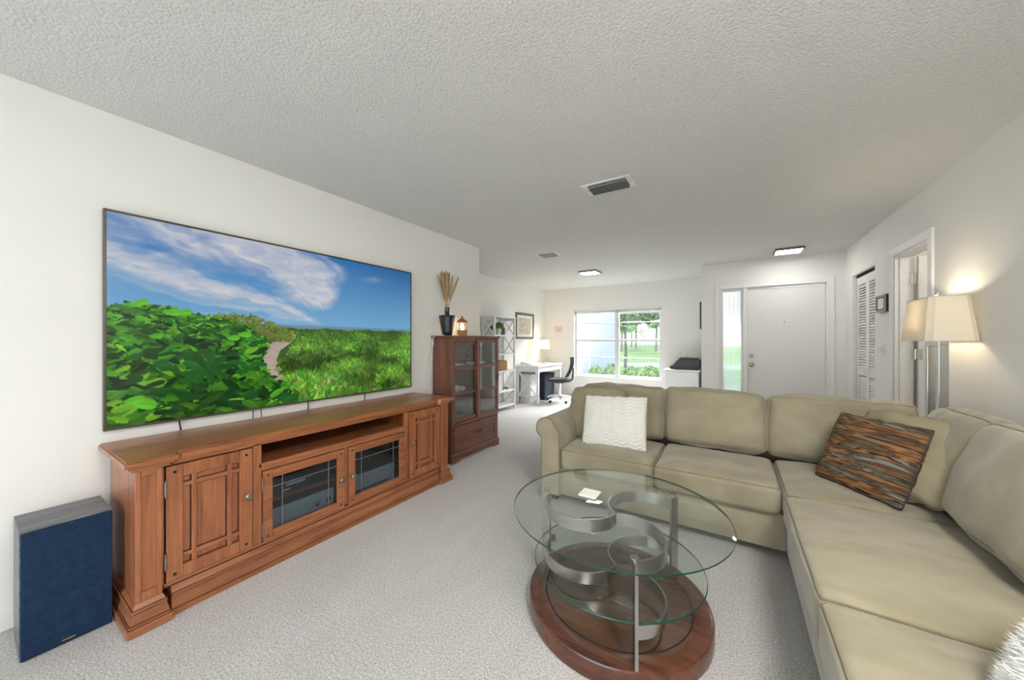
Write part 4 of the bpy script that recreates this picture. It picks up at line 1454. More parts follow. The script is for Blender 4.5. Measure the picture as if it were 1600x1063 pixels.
obj('body', bm, 'navy_fabric', t)
obj('rim', box((-3.655, 6.545, .54), (-3.32, 7.025, .56), .006), 'navy_fabric', t)
obj('handle', tube(bmesh.new(), [(-3.326, 6.70, .44), (-3.310, 6.72, .43), (-3.310, 6.82, .43), (-3.326, 6.84, .44)], .008, 6), 'black_plastic', t)
# desk lamp
dlx, dly = -3.56, 6.86
t = thing('table_lamp', 'white drum shade table lamp glowing on the desk corner', 'lamp', (dlx, dly, KZ))
obj('base', box((dlx - .06, dly - .06, KZ), (dlx + .06, dly + .06, KZ + .014), .004), 'brushed_steel', t)
obj('stem', tube(bmesh.new(), [(dlx, dly, KZ + .014), (dlx, dly, KZ + .33)], .010, 12), 'brushed_steel', t, smooth=True)
bm = bmesh.new()
for s0, s1 in ((0, 1),):
    rg = [(dlx - .15, dly - .10), (dlx + .15, dly - .10), (dlx + .15, dly + .10), (dlx - .15, dly + .10)]
    lo_ = [bm.verts.new((x, y, 1.075)) for x, y in rg]
    hi_ = [bm.verts.new((dlx + (x - dlx) * .93, dly + (y - dly) * .93, 1.275)) for x, y in rg]
    for i in range(4):
        j = (i + 1) % 4
        bm.faces.new((lo_[i], lo_[j], hi_[j], hi_[i]))
bmesh.ops.solidify(bm, geom=bm.faces[:], thickness=.002)
obj('shade', bm, 'shade_w', t)
obj('bulb', lathe(bmesh.new(), [(0, 0), (.012, 0), (.028, .05), (.02, .08), (0, .09)], (dlx, dly, KZ + .33), 14), 'bulb', t, smooth=True)
light('table_lamp_light', 'POINT', (dlx, dly, 1.19), 2.5, (1, .86, .66), radius=.035)
# papers
t = thing('open_binder', 'open binder with loose white papers on the desk', 'binder', (-3.50, 6.30, KZ))
bm = bmesh.new()
prism(bm, [(-3.64, 0), (-3.36, 0), (-3.36, .012), (-3.64, .075)], 6.10, 6.40, lambda a, b, c: (a, c, KZ + b))
obj('wedge', bm, 'paper', t)
obj('cover', bx(bmesh.new(), (-3.66, 6.42, KZ), (-3.35, 6.66, KZ + .012), .003), 'dark_grey_plastic', t)
s = box((-3.64, 6.43, KZ + .013), (-3.37, 6.64, KZ + .019))
obj('pages', s, 'paper', t)
for y in (6.14, 6.24, 6.34):
    obj('ring', tube(bmesh.new(), [(-3.355 + .012 * math.cos(a), y, KZ + .013 + .012 * math.sin(a)) for a in [k * PI / 6 for k in range(12)]], .002, 5, True), 'chrome', t)

# ------------------------------------------------------------------ office chair
def office_chair(cx, cy, rz):
    t = thing('office_chair', 'black mesh office chair with white star base at the desk', 'office chair', (cx, cy, 0), rz=rz)
    P = lambda name, bm, m, par=t, s=True: obj(name, bm, m, par, w=False, smooth=s)
    # local: chair faces -X, back at +X
    bm = bmesh.new()
    bmesh.ops.create_cube(bm, size=1)
    bmesh.ops.subdivide_edges(bm, edges=bm.edges[:], cuts=7, use_grid_fill=True)
    for v in bm.verts:
        x, y, z = v.co * 2
        r = 1 - .18 * (x * x) * (y * y)
        v.co = Vector((x * .225 * r, y * .225 * r, .445 + z * .032 * (1 - .35 * max(abs(x), abs(y)) ** 4) + .015 * abs(y) ** 2 - (.03 * max(0, -x - .6) ** 1.2)))
    P('seat', bm, 'seat_fabric')
    # curved mesh back
    bm = bmesh.new()
    g = []
    nu, nv = 10, 12
    for i in range(nv + 1):
        v = i / nv
        row = []
        for j in range(nu + 1):
            u = j / nu * 2 - 1
            wd = .19 * (1 - .18 * abs(2 * v - 1) ** 2.5)
            row.append(bm.verts.new((.195 + .09 * v + .05 * math.sin(PI * v * .9) * 1 - .045 * u * u, u * wd, .53 + .40 * v)))
        g.append(row)
    for i in range(nv):
        for j in range(nu):
            bm.faces.new((g[i][j], g[i][j + 1], g[i + 1][j + 1], g[i + 1][j]))
    edge = [g[0][j].co.copy() for j in range(nu + 1)] + [g[i][nu].co.copy() for i in range(1, nv + 1)] + [g[nv][j].co.copy() for j in range(nu - 1, -1, -1)] + [g[i][0].co.copy() for i in range(nv - 1, 0, -1)]
    bmesh.ops.solidify(bm, geom=bm.faces[:], thickness=.006)
    bk = P('backrest', bm, 'black_mesh')
    P('back_frame', tube(bmesh.new(), edge, .012, 8, True), 'black_plastic', bk)
    P('back_support', tube(bmesh.new(), [(.05, 0, .41), (.20, 0, .42), (.27, 0, .47), (.285, 0, .60), (.29, 0, .70)], [.02, .02, .02, .018, .014], 8), 'black_plastic')
    for s in (-1, 1):
        P('back_bracket', bar(bmesh.new(), (.17, s * .10, .46), (.25, s * .13, .56), .025, .012, (0, 1, 0)), 'white_lacquer')
    P('mechanism', box((-.10, -.07, .385), (.10, .07, .414), .01), 'black_plastic')
    P('gas_lift', lathe(bmesh.new(), [(0, .10), (.028, .10), (.028, .26), (.018, .262), (.018, .39), (0, .39)], (0, 0, 0), 18), 'chrome')
    for k in range(5):
        a = k * 2 * PI / 5 + .35
        c, s = math.cos(a), math.sin(a)
        arm = P('base_arm', tube(bmesh.new(), [(c * .02, s * .02, .125), (c * .15, s * .15, .115), (c * .27, s * .27, .075)], [.022, .018, .013], 8), 'white_lacquer')
        w = bmesh.new()
        for d in (-.012, .012):
            p = Vector((c * .27 - s * d, s * .27 + c * d, .028))
            q = Vector((-s, c, 0)) * .006
            tube(w, [p - q, p + q], .028, 14)
        P('caster', w, 'black_plastic', arm)
        P('caster_pin', tube(bmesh.new(), [(c * .27, s * .27, .05), (c * .27, s * .27, .078)], .006, 8), 'chrome', arm)
    return t


office_chair(-3.01, 6.60, R(16))

# ------------------------------------------------------------------ printer and stand
t = thing('printer_stand', 'white cabinet under the black printer by the window', 'cabinet', (-.74, 7.08, 0))
obj('body', box((-1.02, 6.86, .04), (-.475, 7.33, .715), .003), 'white_lacquer', t)
obj('base', box((-1.0, 6.88, 0), (-.49, 7.31, .04)), 'white_lacquer', t)
obj('top', box((-1.055, 6.835, .715), (-.452, 7.35, .742), .004), 'white_lacquer', t)
d = obj('door', box((-1.005, 6.844, .06), (-.49, 6.86, .70), .003), 'white_lacquer', t)
obj('knob', lathe(bmesh.new(), [(0, 0), (.012, .004), (.012, .012), (0, .016)], (-.55, 6.838, .45), 12), 'hinge_nickel', d)
t = thing('printer', 'black desktop printer on the white cabinet by the window', 'printer', (-.71, 7.05, .742))
bm = bmesh.new()
prism(bm, [(-.91, .015), (-.49, .0), (-.47, .02), (-.47, .165), (-.50, .19), (-.80, .19), (-.90, .075)], 6.90, 7.28, lambda a, b, c: (a, c, .742 + b))
obj('body', bm, 'dark_grey_plastic', t)
obj('lid', box((-.80, 6.91, .9321), (-.49, 7.27, .947), .006), 'black_plastic', t)
obj('paper_tray', box((-.955, 6.95, .748), (-.885, 7.23, .795), .012), 'black_plastic', t)
obj('control_panel', bar(bmesh.new(), (-.868, 7.09, .855), (-.835, 7.09, .895), .26, .006, (-.77, 0, .64)), 'black_plastic', t)
obj('foot', box((-.87, 6.93, .742), (-.50, 7.25, .758)), 'black_plastic', t)

# ------------------------------------------------------------------ floor lamp
fx, fy = 1.140, 3.415
fl = thing('floor_lamp', 'tall grey framed floor lamp with rectangular linen shade', 'floor lamp', (fx, fy, 0))
obj('base', box((fx - .085, fy - .15, 0), (fx + .10, fy + .15, .025), .004), 'brushed_steel', fl)
for s in (-1, 1):
    obj('upright', box((fx - .022, fy + s * .075 - .022, .025), (fx + .022, fy + s * .075 + .022, 1.235), .002), 'brushed_steel', fl)
obj('top_rail', box((fx - .022, fy - .097, 1.235), (fx + .022, fy + .097, 1.285), .002), 'brushed_steel', fl)
obj('stem', tube(bmesh.new(), [(fx, fy, 1.285), (fx, fy, 1.32)], .012, 12), 'brushed_steel', fl)
obj('harp', tube(bmesh.new(), [(fx, fy - .01, 1.32), (fx, fy - .05, 1.38), (fx, fy - .055, 1.45), (fx, fy - .02, 1.54), (fx, fy, 1.555), (fx, fy + .02, 1.54), (fx, fy + .055, 1.45), (fx, fy + .05, 1.38), (fx, fy + .01, 1.32)], .0025, 6), 'brushed_steel', fl)
obj('finial', lathe(bmesh.new(), [(0, 0), (.006, 0), (.004, .01), (.010, .018), (.006, .03), (0, .033)], (fx, fy, 1.555), 12), 'hinge_nickel', fl)


def shade_ring(hw, hd, c, z):
    return [(fx + x, fy + y, z) for x, y in ((-hw + c, -hd), (hw - c, -hd), (hw, -hd + c), (hw, hd - c), (hw - c, hd), (-hw + c, hd), (-hw, hd - c), (-hw, -hd + c))]


bm = bmesh.new()
a_ = [bm.verts.new(p) for p in shade_ring(.112, .212, .028, 1.268)]
b_ = [bm.verts.new(p) for p in shade_ring(.086, .178, .024, 1.548)]
for i in range(8):
    j = (i + 1) % 8
    bm.faces.new((a_[i], a_[j], b_[j], b_[i]))
bmesh.ops.recalc_face_normals(bm, faces=bm.faces)
bmesh.ops.solidify(bm, geom=bm.faces[:], thickness=.002)
sh = obj('shade', bm, 'shade', fl)
for z, hw, hd, c in ((1.270, .113, .213, .028), (1.546, .087, .179, .024)):
    obj('shade_trim', tube(bmesh.new(), shade_ring(hw, hd, c, z), .0028, 6, True), 'cream_yarn', sh)
obj('bulb', lathe(bmesh.new(), [(0, 0), (.013, 0), (.03, .055), (.022, .09), (0, .10)], (fx, fy, 1.34), 14), 'bulb', fl, smooth=True)
light('floor_lamp_light', 'POINT', (fx - .0, fy, 1.43), 3.6, (1, .88, .70), radius=.035)

# ------------------------------------------------------------------ coffee table
TX, TYc = -.465, 1.662
ct = thing('coffee_table', 'round glass coffee table with steel posts and wooden base', 'coffee table', (TX, TYc, 0))
obj('base', lathe(bmesh.new(), [(0, 0), (.403, 0), (.409, .004), (.409, .070), (.405, .076), (.398, .078), (.334, .078), (.328, .074), (0, .074)], (TX, TYc, 0), 96), 'walnut', ct, smooth=True)
base = ct.children[0]
for r0 in (.328,):
    obj('inlay_line', tube(bmesh.new(), [(TX + r0 * math.cos(k * 2 * PI / 72), TYc + r0 * math.sin(k * 2 * PI / 72), .0755) for k in range(72)], .0032, 6, True), 'gap_dark', base)
angs = [R(-64), R(56), R(176)]


def arc(ang, r1, k0=0.0, n=18, sx=1.0):
    """semicircle-like arm from the hub to the post, bulging to its left"""
    d = Vector((math.cos(ang), math.sin(ang), 0))
    l = Vector((-d.y, d.x, 0))
    pts = []
    for k in range(n + 1):
        a = PI - PI * k / n
        pts.append(Vector((TX, TYc, 0)) + d * (r1 / 2 + r1 / 2 * math.cos(a)) + l * (r1 / 2 * .92 * math.sin(a)))
    return pts


def band(bm, pts, z0, z1, th):
    n = len(pts)
    ring = []
    for i, p in enumerate(pts):
        d = (pts[min(i + 1, n - 1)] - pts[max(i - 1, 0)]).normalized()
        s = Vector((-d.y, d.x, 0)) * th / 2
        ring.append([bm.verts.new((q.x, q.y, z)) for q, z in ((p - s, z0), (p + s, z0), (p + s, z1), (p - s, z1))])
    for a, b in zip(ring, ring[1:]):
        for k in range(4):
            j = (k + 1) % 4
            bm.faces.new((a[k], a[j], b[j], b[k]))
    bm.faces.new(ring[0][::-1])
    bm.faces.new(ring[-1])
    bmesh.ops.recalc_face_normals(bm, faces=bm.faces)
    return bm


for an in angs:
    d = Vector((math.cos(an), math.sin(an), 0))
    s = Vector((-d.y, d.x, 0))
    bm = bmesh.new()
    p0 = Vector((TX, TYc, .0)) + d * .358
    p1 = Vector((TX, TYc, .0)) + d * .404
    vsn = []
    for z in (.076, .455):
        for p, sg in ((p0, -1), (p1, -1), (p1, 1), (p0, 1)):
            q = p + s * (.006 * sg)
            vsn.append(bm.verts.new((q.x, q.y, z)))
    bm.faces.new(vsn[3::-1])
    bm.faces.new(vsn[4:])
    for i in range(4):
        j = (i + 1) % 4
        bm.faces.new((vsn[i], vsn[j], vsn[4 + j], vsn[4 + i]))
    post = obj('post', bm, 'brushed_steel', ct)
    q = Vector((TX, TYc, 0)) + d * .375
    obj('glass_pad', lathe(bmesh.new(), [(0, .0), (.005, .0), (.005, .012), (.016, .014), (.016, .0195), (0, .0195)], (q.x, q.y, .455), 16), 'brushed_steel', post, smooth=True)
    q = Vector((TX, TYc, 0)) + d * .340
    obj('shelf_pad', lathe(bmesh.new(), [(0, 0), (.014, 0), (.014, .005), (.005, .007), (.005, .015), (.014, .017), (.014, .022), (0, .022)], (q.x, q.y, .208), 16), 'pewter', post, smooth=True)
    obj('upper_band', band(bmesh.new(), arc(an, .358), .395, .452, .008), 'brushed_steel', ct, smooth=True)
    obj('lower_band', band(bmesh.new(), arc(an, .358), .155, .208, .008), 'brushed_steel', ct, smooth=True)
    obj('inlay_line', tube(bmesh.new(), [Vector((p.x, p.y, .0742)) for p in arc(an, .328)], .0028, 5), 'gap_dark', base)


def glass_disc(name, rad, z0, z1, bev):
    bm = bmesh.new()
    seg = 128
    prof = [(0, z0), (rad - .002, z0), (rad, z0 + .002), (rad, z1 - .004), (rad - bev, z1), (0, z1)]
    lathe(bm, prof, (TX, TYc, 0), seg)
    bmesh.ops.recalc_face_normals(bm, faces=bm.faces)
    for f in bm.faces:
        c = f.calc_center_median()
        rr = math.hypot(c.x - TX, c.y - TYc)
        f.material_index = 1 if (rr > rad - .0025) else 0
    return obj(name, bm, 'table_glass', ct, mats=['glass_rim'], smooth=True)


glass_disc('glass_top', .484, .4745, .4865, .024)
glass_disc('glass_shelf', .384, .230, .238, .003)
single('coaster', bx(bmesh.new(), (-.655, 1.665, .4865), (-.565, 1.755, .4955), .002), 'tile_white', 'square white tile coaster on the glass coffee table', 'coaster', (-.61, 1.71, .4865))

# ------------------------------------------------------------------ sectional sofa
sofa = thing('sectional_sofa', 'large L-shaped sage microsuede sectional sofa with rolled arm', 'sofa', (.3, 2.9, 0))


def cush_map(p, half, r, crown, sb, wr, seed):
    x, y, z = p
    q = Vector((x * half[0], y * half[1], z * half[2]))
    core = Vector([max(-half[i] + r, min(half[i] - r, q[i])) for i in range(3)])
    d = q - core
    if d.length > 1e-9:
        d = d.normalized() * r
    q = core + d
    fx_, fy_, fz_ = (1 - x * x), (1 - y * y), (1 - z * z)
    q.z += crown * (fx_ ** .7 * fy_ ** .7) * (1 if z > 0 else -.25) * abs(z)
    q.x += sb * (1 if x > 0 else -1) * abs(x) * fy_ * fz_
    q.y += sb * (1 if y > 0 else -1) * abs(y) * fx_ * fz_
    s = Vector((seed * 3.1, seed * 1.7, seed * .9))
    n1 = noise.noise(q * 5.0 + s)
    n2 = noise.noise(Vector((q.x * 16, q.y * 9, q.z * 14)) + s)
    dirv = Vector((x ** 3, y ** 3, z ** 3))
    if dirv.length > 1e-6:
        dirv.normalize()
    return q + dirv * (wr * n1 + wr * .45 * n2)


def cushion(name, size, mtx, parent=None, crown=.03, r=.045, sb=.012, wr=.006, seed=0, n=26, bottom_pipe=True):
    half = [s / 2 for s in size]
    bm = bmesh.new()
    bmesh.ops.create_cube(bm, size=2)
    bmesh.ops.subdivide_edges(bm, edges=bm.edges[:], cuts=n, use_grid_fill=True)
    mp = lambda p: mtx @ cush_map(p, half, r, crown, sb, wr, seed)
    for v in bm.verts:
        p = [math.sin(c * PI / 2) for c in v.co]
        v.co = mp(p)
    c = obj(name, bm, 'suede', parent, smooth='all')
    m = 22
    for zz_ in ((1, -1) if bottom_pipe else (1,)):
        loop = []
        for a, b in (((-1, -1), (1, -1)), ((1, -1), (1, 1)), ((1, 1), (-1, 1)), ((-1, 1), (-1, -1))):
            for k in range(m):
                u = k / m
                u = .5 - .5 * math.cos(PI * u)
                loop.append(mp((a[0] + (b[0] - a[0]) * u, a[1] + (b[1] - a[1]) * u, zz_)))
        obj('piping', tube(bmesh.new(), loop, .0042, 6, True), 'suede_pipe', c, smooth='all')
    return c


T = Matrix.Translation
# bases
obj('base', box((-1.145, 2.520, .055), (.270, 3.35, .268), .012), 'suede', sofa, smooth=True)
obj('base', box((.270, .62, .055), (1.02, 3.35, .268), .012), 'suede', sofa, smooth=True)
obj('back_frame', box((-1.145, 3.330, .055), (1.020, 3.445, .74), .035, 4), 'suede', sofa, smooth=True)
obj('back_frame', box((1.005, .50, .055), (1.105, 3.445, .76), .035, 4), 'suede', sofa, smooth=True)
for x, y in ((-1.2, 2.56), (-1.2, 3.38), (.33, 2.56), (1.03, 3.38), (.33, .66), (1.03, .66)):
    obj('foot', box((x - .025, y - .025, 0), (x + .025, y + .025, .056), .004), 'gap_dark', sofa)
# seat cushions: (x0,x1,y0,y1)
for i, (x0, x1, y0, y1) in enumerate(((-1.128, -.448, 2.478, 3.08), (-.444, .245, 2.478, 3.08), (.250, .90, 2.405, 3.08), (.240, .93, 1.503, 2.400), (.240, .93, .615, 1.498))):
    h = .165
    cushion('seat_cushion', (x1 - x0, y1 - y0, h), T(((x0 + x1) / 2, (y0 + y1) / 2, .268 + h / 2)), sofa, crown=.036, r=.035, sb=.006, wr=.007, seed=i + 1)


def upright(cx, cy, cz, w, h, th, face, lean, roll=0, **kw):
    """back cushion: face = heading angle of its front normal"""
    mtx = T((cx, cy, cz)) @ Matrix.Rotation(face, 4, 'Z') @ Matrix.Rotation(lean, 4, 'Y') @ Matrix.Rotation(R(90), 4, 'Y') @ Matrix.Rotation(R(90), 4, 'Z') @ Matrix.Rotation(roll, 4, 'Z')
    return cushion('back_cushion', (w, h, th), mtx, sofa, **kw)


kw = dict(crown=.06, r=.055, sb=.014, wr=.017)
F1 = R(-90)       # facing -y
upright(-.825, 3.175, .650, .715, .43, .19, F1, R(-10), seed=11, **kw)
upright(-.125, 3.165, .655, .680, .435, .20, F1, R(-11), seed=12, **kw)
upright(.600, 3.180, .655, .765, .43, .19, F1, R(-10), seed=13, **kw)
F2 = R(180)       # facing -x
kw2 = dict(crown=.05, r=.06, sb=.016, wr=.016)
upright(.965, 2.655, .685, .48, .46, .17, F2, R(-20), seed=14, **kw2)
upright(.945, 1.945, .690, .90, .47, .18, F2, R(-19), seed=15, **kw2)
upright(.945, 1.04, .690, .88, .47, .18, F2, R(-19), seed=16, **kw2)


# rolled arms
def arm_profile(w, h, rr, flip):
    """cross-section: straight body with a scroll roll on the outer side"""
    pts = []
    out, inn = -w / 2, w / 2
    pts.append((out + .045, .055))
    pts.append((out + .045, h - 2 * rr + .02))
    cx, cz = out + rr, h - rr
    for k in range(0, 25):
        a = R(235) - R(235 - 20) * k / 24
        pts.append((cx + rr * math.cos(a), cz + rr * math.sin(a)))
    pts.append((inn, h - rr - .03))
    pts.append((inn, .055))
    return [(-x if flip else x, z) for x, z in pts]


def rolled_arm(axis, c, a0, a1, w, h, rr, flip):
    pr = arm_profile(w, h, rr, flip)
    bm = bmesh.new()
    if axis == 'y':
        f = lambda x, z, t_: (c + x, t_, z)
    else:
        f = lambda x, z, t_: (t_, c + x, z)
    prism(bm, pr, a0, a1, f)
    bmesh.ops.bevel(bm, geom=[e for e in bm.edges if len(e.link_faces) == 2 and any(len(q.verts) > 8 for q in e.link_faces)], offset=.010, segments=3, affect='EDGES', profile=.5)
    arm = obj('arm', bm, 'suede', sofa, smooth=True)
    loop = [Vector(f(x, z, a0 + .001)) for x, z in pr]
    obj('piping', tube(bmesh.new(), loop, .0045, 6, True), 'suede_pipe', arm, smooth='all')
    return arm


rolled_arm('y', -1.235, 2.485, 3.44, .20, .655, .085, False)
rolled_arm('x', .51, .275, 1.02, .20, .655, .085, False)


# ------------------------------------------------------------------ throw pillows
def pillow_mesh(w, h, t, n=34, pinch=.0, power=.42, relief=None, seed=0, wr=.004, rnd_=.10, wave=.006):
    bm = bmesh.new()

    def xy(u, v):
        x = w / 2 * u * math.sqrt(1 - rnd_ * v ** 4) * (1 - pinch * (1 - v * v))
        y = h / 2 * v * math.sqrt(1 - rnd_ * u ** 4) * (1 - pinch * (1 - u * u))
        e = max(abs(u), abs(v)) ** 6
        q = wave * e
        x += q * noise.noise(Vector((u * 3.1 + seed, v * 4.3, 1.7)))
        y += q * noise.noise(Vector((u * 4.3, v * 3.1 + seed, 5.1)))
        return x, y

    grids = []
    for sgn in (1, -1):
        g = []
        for i in range(n + 1):
            row = []
            for j in range(n + 1):
                u, v = math.sin((j / n * 2 - 1) * PI / 2), math.sin((i / n * 2 - 1) * PI / 2)
                x, y = xy(u, v)
                z = t / 2 * ((1 - u * u) * (1 - v * v)) ** power
                k = min(1, z / .03)
                z += wr * noise.noise(Vector((x * 9 + seed, y * 9, seed))) * k
                rad = max(abs(u), abs(v))
                z += wr * 1.2 * noise.noise(Vector((math.atan2(v, u) * 4.5 + seed, rad * 1.5, 3 + sgn))) * k * rad ** 2
                if relief and sgn > 0:
                    z += relief(x, y) * min(1, z / .01)
                if sgn < 0 and (i in (0, n) or j in (0, n)):
                    row.append(grids[0][i][j])
                else:
                    row.append(bm.verts.new((x, y, sgn * z)))
            g.append(row)
        grids.append(g)
        for i in range(n):
            for j in range(n):
                f = (g[i][j], g[i][j + 1], g[i + 1][j + 1], g[i + 1][j])
                bm.faces.new(f if sgn > 0 else f[::-1])
    rim = [(-1, -1), (1, -1), (1, 1), (-1, 1)]
    path = []
    for k in range(4):
        a, b = rim[k], rim[(k + 1) % 4]
        for s in range(26):
            q = s / 26
            x, y = xy(a[0] + (b[0] - a[0]) * q, a[1] + (b[1] - a[1]) * q)
            path.append(Vector((x, y, 0)))
    return bm, path


def throw_pillow(name, w, h, t, mtx, mat, pipe_mat, label, group=None, pr=.005, **kw):
    o = thing(name, label, 'pillow', (0, 0, 0), group)
    bm, path = pillow_mesh(w, h, t, **kw)
    obj('cover', bm, mat, o, w=False, smooth='all')
    if pipe_mat:
        obj('piping', tube(bmesh.new(), path, pr, 6, True), pipe_mat, o, w=False, smooth='all')
    o.matrix_world = mtx
    return o


def frame_matrix(center, xdir, up):
    x = Vector(xdir).normalized()
    y = Vector(up)
    y = (y - x * y.dot(x)).normalized()
    z = x.cross(y)
    m = Matrix((x, y, z)).transposed().to_4x4()
    m.translation = Vector(center)
    return m


def chev(x, y):
    per, amp = .085, .022
    zig = abs(((x / per) % 1) - .5) * 2 * amp
    ph = ((y + zig) / .027) % 1
    return .010 * (1 - abs(2 * ph - 1))


throw_pillow('throw_pillow', .50, .46, .20, frame_matrix((-.985, 2.935, .635), (1, -.06, .02), (-.02, .30, 1)), 'sage_pillow', 'suede_pipe',
             'sage throw pillow leaning behind the cream chevron pillow', 'sage throw pillows', seed=3, wr=.010, rnd_=.16, wave=.012)
throw_pillow('throw_pillow', .50, .42, .16, frame_matrix((-.785, 2.765, .622), (1, .02, .045), (.0, .38, 1)), 'cream_yarn', None,
             'cream knitted throw pillow with raised chevron pattern', n=110, pinch=.035, power=.34, relief=chev, wr=.003, rnd_=.03, wave=.004)
sp0 = Vector((.565, 2.575, .460))
spd = Vector((.27, -.33, 0)).normalized()
spn = Vector((-.77, -.63, 0))
upv = Vector((.14, .12, .385)).normalized()
throw_pillow('throw_pillow', .43, .42, .16, frame_matrix(sp0 + upv * .205 - spn * .0, spd, upv), 'stripes', 'black_plastic',
             'brown, orange and grey striped throw pillow in the sofa corner', pr=.004, seed=8, wr=.008, pinch=.03, rnd_=.03, wave=.008)
throw_pillow('throw_pillow', .50, .44, .17, frame_matrix(sp0 + upv * .215 + Vector((.135, .022, .015)), spd, (upv + Vector((.03, .02, 0)))), 'sage_pillow', 'suede_pipe',
             'sage throw pillow propped behind the striped pillow', 'sage throw pillows', seed=5, wr=.012, rnd_=.16, wave=.014)
fur_m = frame_matrix((.675, 1.09, .635), (-.30, 1, 0), (.50, .12, 1))
fp = throw_pillow('fur_pillow', .48, .46, .17, fur_m, 'white_fur', None, 'fluffy white faux fur pillow on the end of the sofa', seed=9)
rg = random.Random(3)
bm = bmesh.new()
for _ in range(15000):
    u, v = rg.uniform(-1, 1), rg.uniform(-1, 1)
    sgn = rg.choice((1, -1))
    x = .24 * u * math.sqrt(1 - .10 * v ** 4)
    y = .23 * v * math.sqrt(1 - .10 * u ** 4)
    z = sgn * .085 * ((1 - u * u) * (1 - v * v)) ** .42
    nrm = Vector((u ** 3 * 1.2, v ** 3 * 1.2, sgn * .8)).normalized()
    tip = nrm * rg.uniform(.006, .013) + Vector((rg.uniform(-1, 1), rg.uniform(-1, 1), rg.uniform(-1, 1))) * .007
    s = nrm.orthogonal().normalized() * .0016
    p = Vector((x, y, z))
    bm.faces.new((bm.verts.new(p - s), bm.verts.new(p + s), bm.verts.new(p + tip)))
f = obj('fur', bm, 'white_fur', fp, w=False)
f['kind'] = 'stuff'

# ------------------------------------------------------------------ outside
GZ0 = -.15
struct('ground_lawn', box((-60, YW + .2, GZ0 - .2), (60, 120, GZ0)), 'lawn', 'sunny green lawn outside the front window', 'lawn')
struct('ground_path', box((-60, 19.5, GZ0), (60, 22.5, GZ0 + .01)), 'concrete_drive', 'pale concrete drive across the front lawn', 'driveway')
struct('ground_patio', box((-8, YB - 7, GZ0 - .1), (8, YB - .14, -.05)), 'concrete_drive', 'concrete patio outside the sliding doors', 'patio')
struct('ground_porch', box((-.25, YD + .14, GZ0), (2.6, YW + 1.2, -.03)), 'concrete_drive', 'concrete porch slab before the front door', 'porch')
struct('ground_walk', box((-.9, YW + 1.2, GZ0), (1.6, 19.5, GZ0 + .015)), 'concrete_drive', 'pale concrete walk leading from the front door', 'walkway')
gw = struct('wall_garage', box((-8.0, YW + .25, GZ0), (-3.25, 9.05, 3.0)), 'stucco', 'pale lavender stucco garage wing outside the window', 'wall')
obj('wall_section', box((-8.0, 9.06, GZ0), (-3.22, 11.5, 3.0)), 'stucco', gw)
obj('joint_strip', box((-3.26, 9.04, GZ0), (-3.215, 9.075, 3.0)), 'alu_frame', gw)
rg = random.Random(21)
shr = [(-2.90, 8.6, .235, .64), (-2.42, 8.6, .235, .60), (-1.94, 8.6, .235, .64), (-1.46, 8.6, .235, .61), (-.98, 8.6, .235, .62), (-2.66, 9.1, .235, .66), (-2.18, 9.1, .235, .62), (-1.70, 9.1, .235, .65), (-1.22, 9.1, .235, .63)]
for i, (x, y, r_, h) in enumerate(shr):
    t = thing('hedge_shrub', 'round clipped green shrub in the hedge below the front window', 'shrub', (x, y, GZ0), 'front hedge shrubs')
    f = obj('foliage', leafy((x, y, .24), (r_, r_ - .01, h - .24), 900, .06, 30 + i), 'hedge_leaf', t)
    f['kind'] = 'stuff'
    obj('stem', tube(bmesh.new(), [(x, y, GZ0), (x + .02, y, .05), (x, y, .25)], .02, 6), 'bark', t)
x, y = .12, 9.3
t = thing('hedge_shrub', 'green shrub seen through the reeded sidelight glass', 'shrub', (x, y, GZ0))
f = obj('foliage', leafy((x, y, .22), (.6, .5, .5), 1500, .08, 50), 'hedge_leaf', t)
f['kind'] = 'stuff'
obj('stem', tube(bmesh.new(), [(x, y, GZ0), (x, y, .25)], .025, 6), 'bark', t)


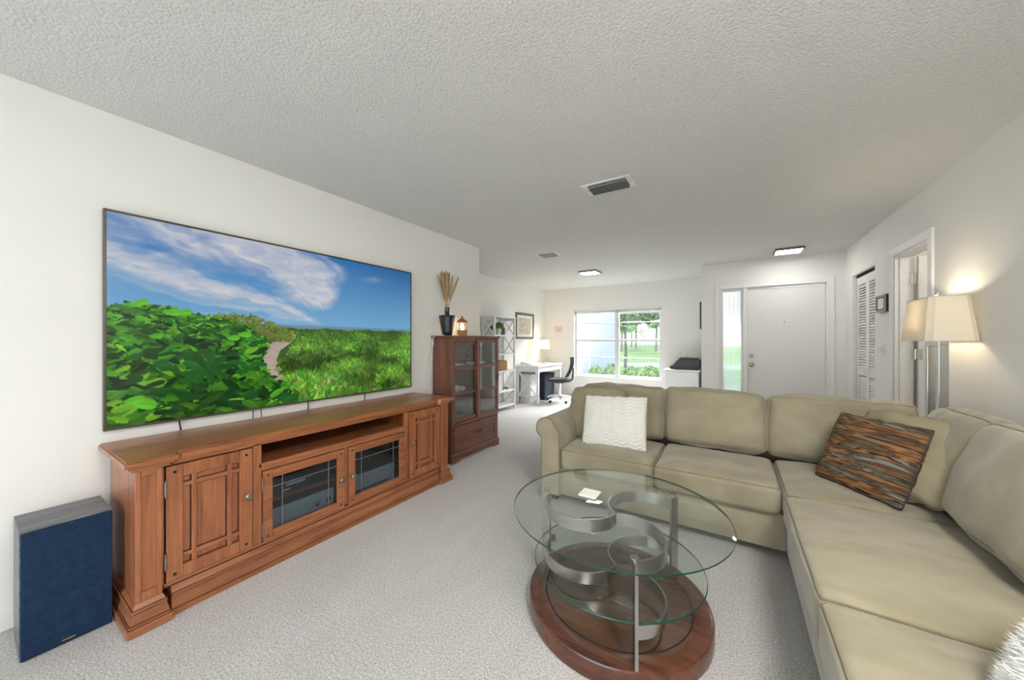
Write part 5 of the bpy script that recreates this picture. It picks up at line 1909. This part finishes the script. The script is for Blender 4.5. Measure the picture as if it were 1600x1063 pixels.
def tree(x, y, h, cr, seed, label):
    t = thing('lawn_tree', label, 'tree', (x, y, GZ0), 'trees beyond the lawn')
    rg = random.Random(seed)
    obj('trunk', tube(bmesh.new(), [(x, y, GZ0), (x + .1, y, h * .3), (x - .1, y, h * .6), (x, y, h * .85)], [.15, .12, .09, .04], 8), 'bark', t)
    for k in range(4):
        a = rg.uniform(0, 2 * PI)
        z = h * rg.uniform(.45, .7)
        obj('branch', tube(bmesh.new(), [(x, y, z), (x + cr * .4 * math.cos(a), y + cr * .4 * math.sin(a), z + h * .12), (x + cr * .7 * math.cos(a), y + cr * .7 * math.sin(a), z + h * .2)], [.09, .06, .03], 6), 'bark', t)
    for k in range(5):
        c = (x + rg.uniform(-.5, .5) * cr, y + rg.uniform(-.4, .4) * cr, h * rg.uniform(.45, .85))
        f = obj('crown', leafy(c, (cr * .65, cr * .65, h * .20), 900, .34, seed * 10 + k), 'tree_leaf', t)
        f['kind'] = 'stuff'


for i, (x, y, h, cr, lab) in enumerate(((-11.6, 44, 7.0, 2.0, 'leafy tree standing nearest the garage wing on the far lawn'), (-7.9, 46, 8.5, 1.9, 'slender leafy tree standing away from the garage wing'), (-13.0, 58, 11, 2.4, 'tall tree behind the two lawn trees'),
                                        (-16.5, 70, 12, 3.0, 'most distant tree beyond the lawn'), (.4, 40, 7, 3.0, 'leafy tree seen through the reeded sidelight'), (-8.6, 62, 10, 2.4, 'tall pale tree far behind the slender tree'))):
    tree(x, y, h, cr, 60 + i, lab)


def palm(x, y, h, n, fl_, seed, label):
    t = thing('palm', label, 'palm', (x, y, GZ0), 'young palms')
    rg = random.Random(seed)
    obj('trunk', tube(bmesh.new(), [(x, y, GZ0), (x + .04, y, h * .5), (x, y, h)], [.07, .05, .045], 8), 'bark', t)
    for k in range(n):
        a = k * 2 * PI / n + rg.uniform(-.2, .2)
        el = rg.uniform(.2, 1.1)
        d = Vector((math.cos(a), math.sin(a), 0))
        bm = bmesh.new()
        prev = None
        for s in range(11):
            u = s / 10
            p = Vector((x, y, h)) + d * (fl_ * u * math.cos(el * .6)) + Vector((0, 0, fl_ * (el * .55 * u - .75 * u * u)))
            if prev is not None:
                side = d.cross(Vector((0, 0, 1)))
                L_ = .28 * fl_ * math.sin(PI * min(1, u + .12))
                for sg in (-1, 1):
                    q = p + side * (sg * L_) - Vector((0, 0, L_ * .6)) + d * .08
                    bm.faces.new((bm.verts.new(prev), bm.verts.new(p), bm.verts.new(q)))
            prev = p
        obj('frond', bm, 'palm_leaf', t)


palm(-3.35, 13.2, 1.75, 11, .75, 1, 'young palm on the lawn nearest the garage wing')
palm(-2.35, 15.4, 2.0, 11, .95, 2, 'taller young palm on the lawn away from the garage wing')
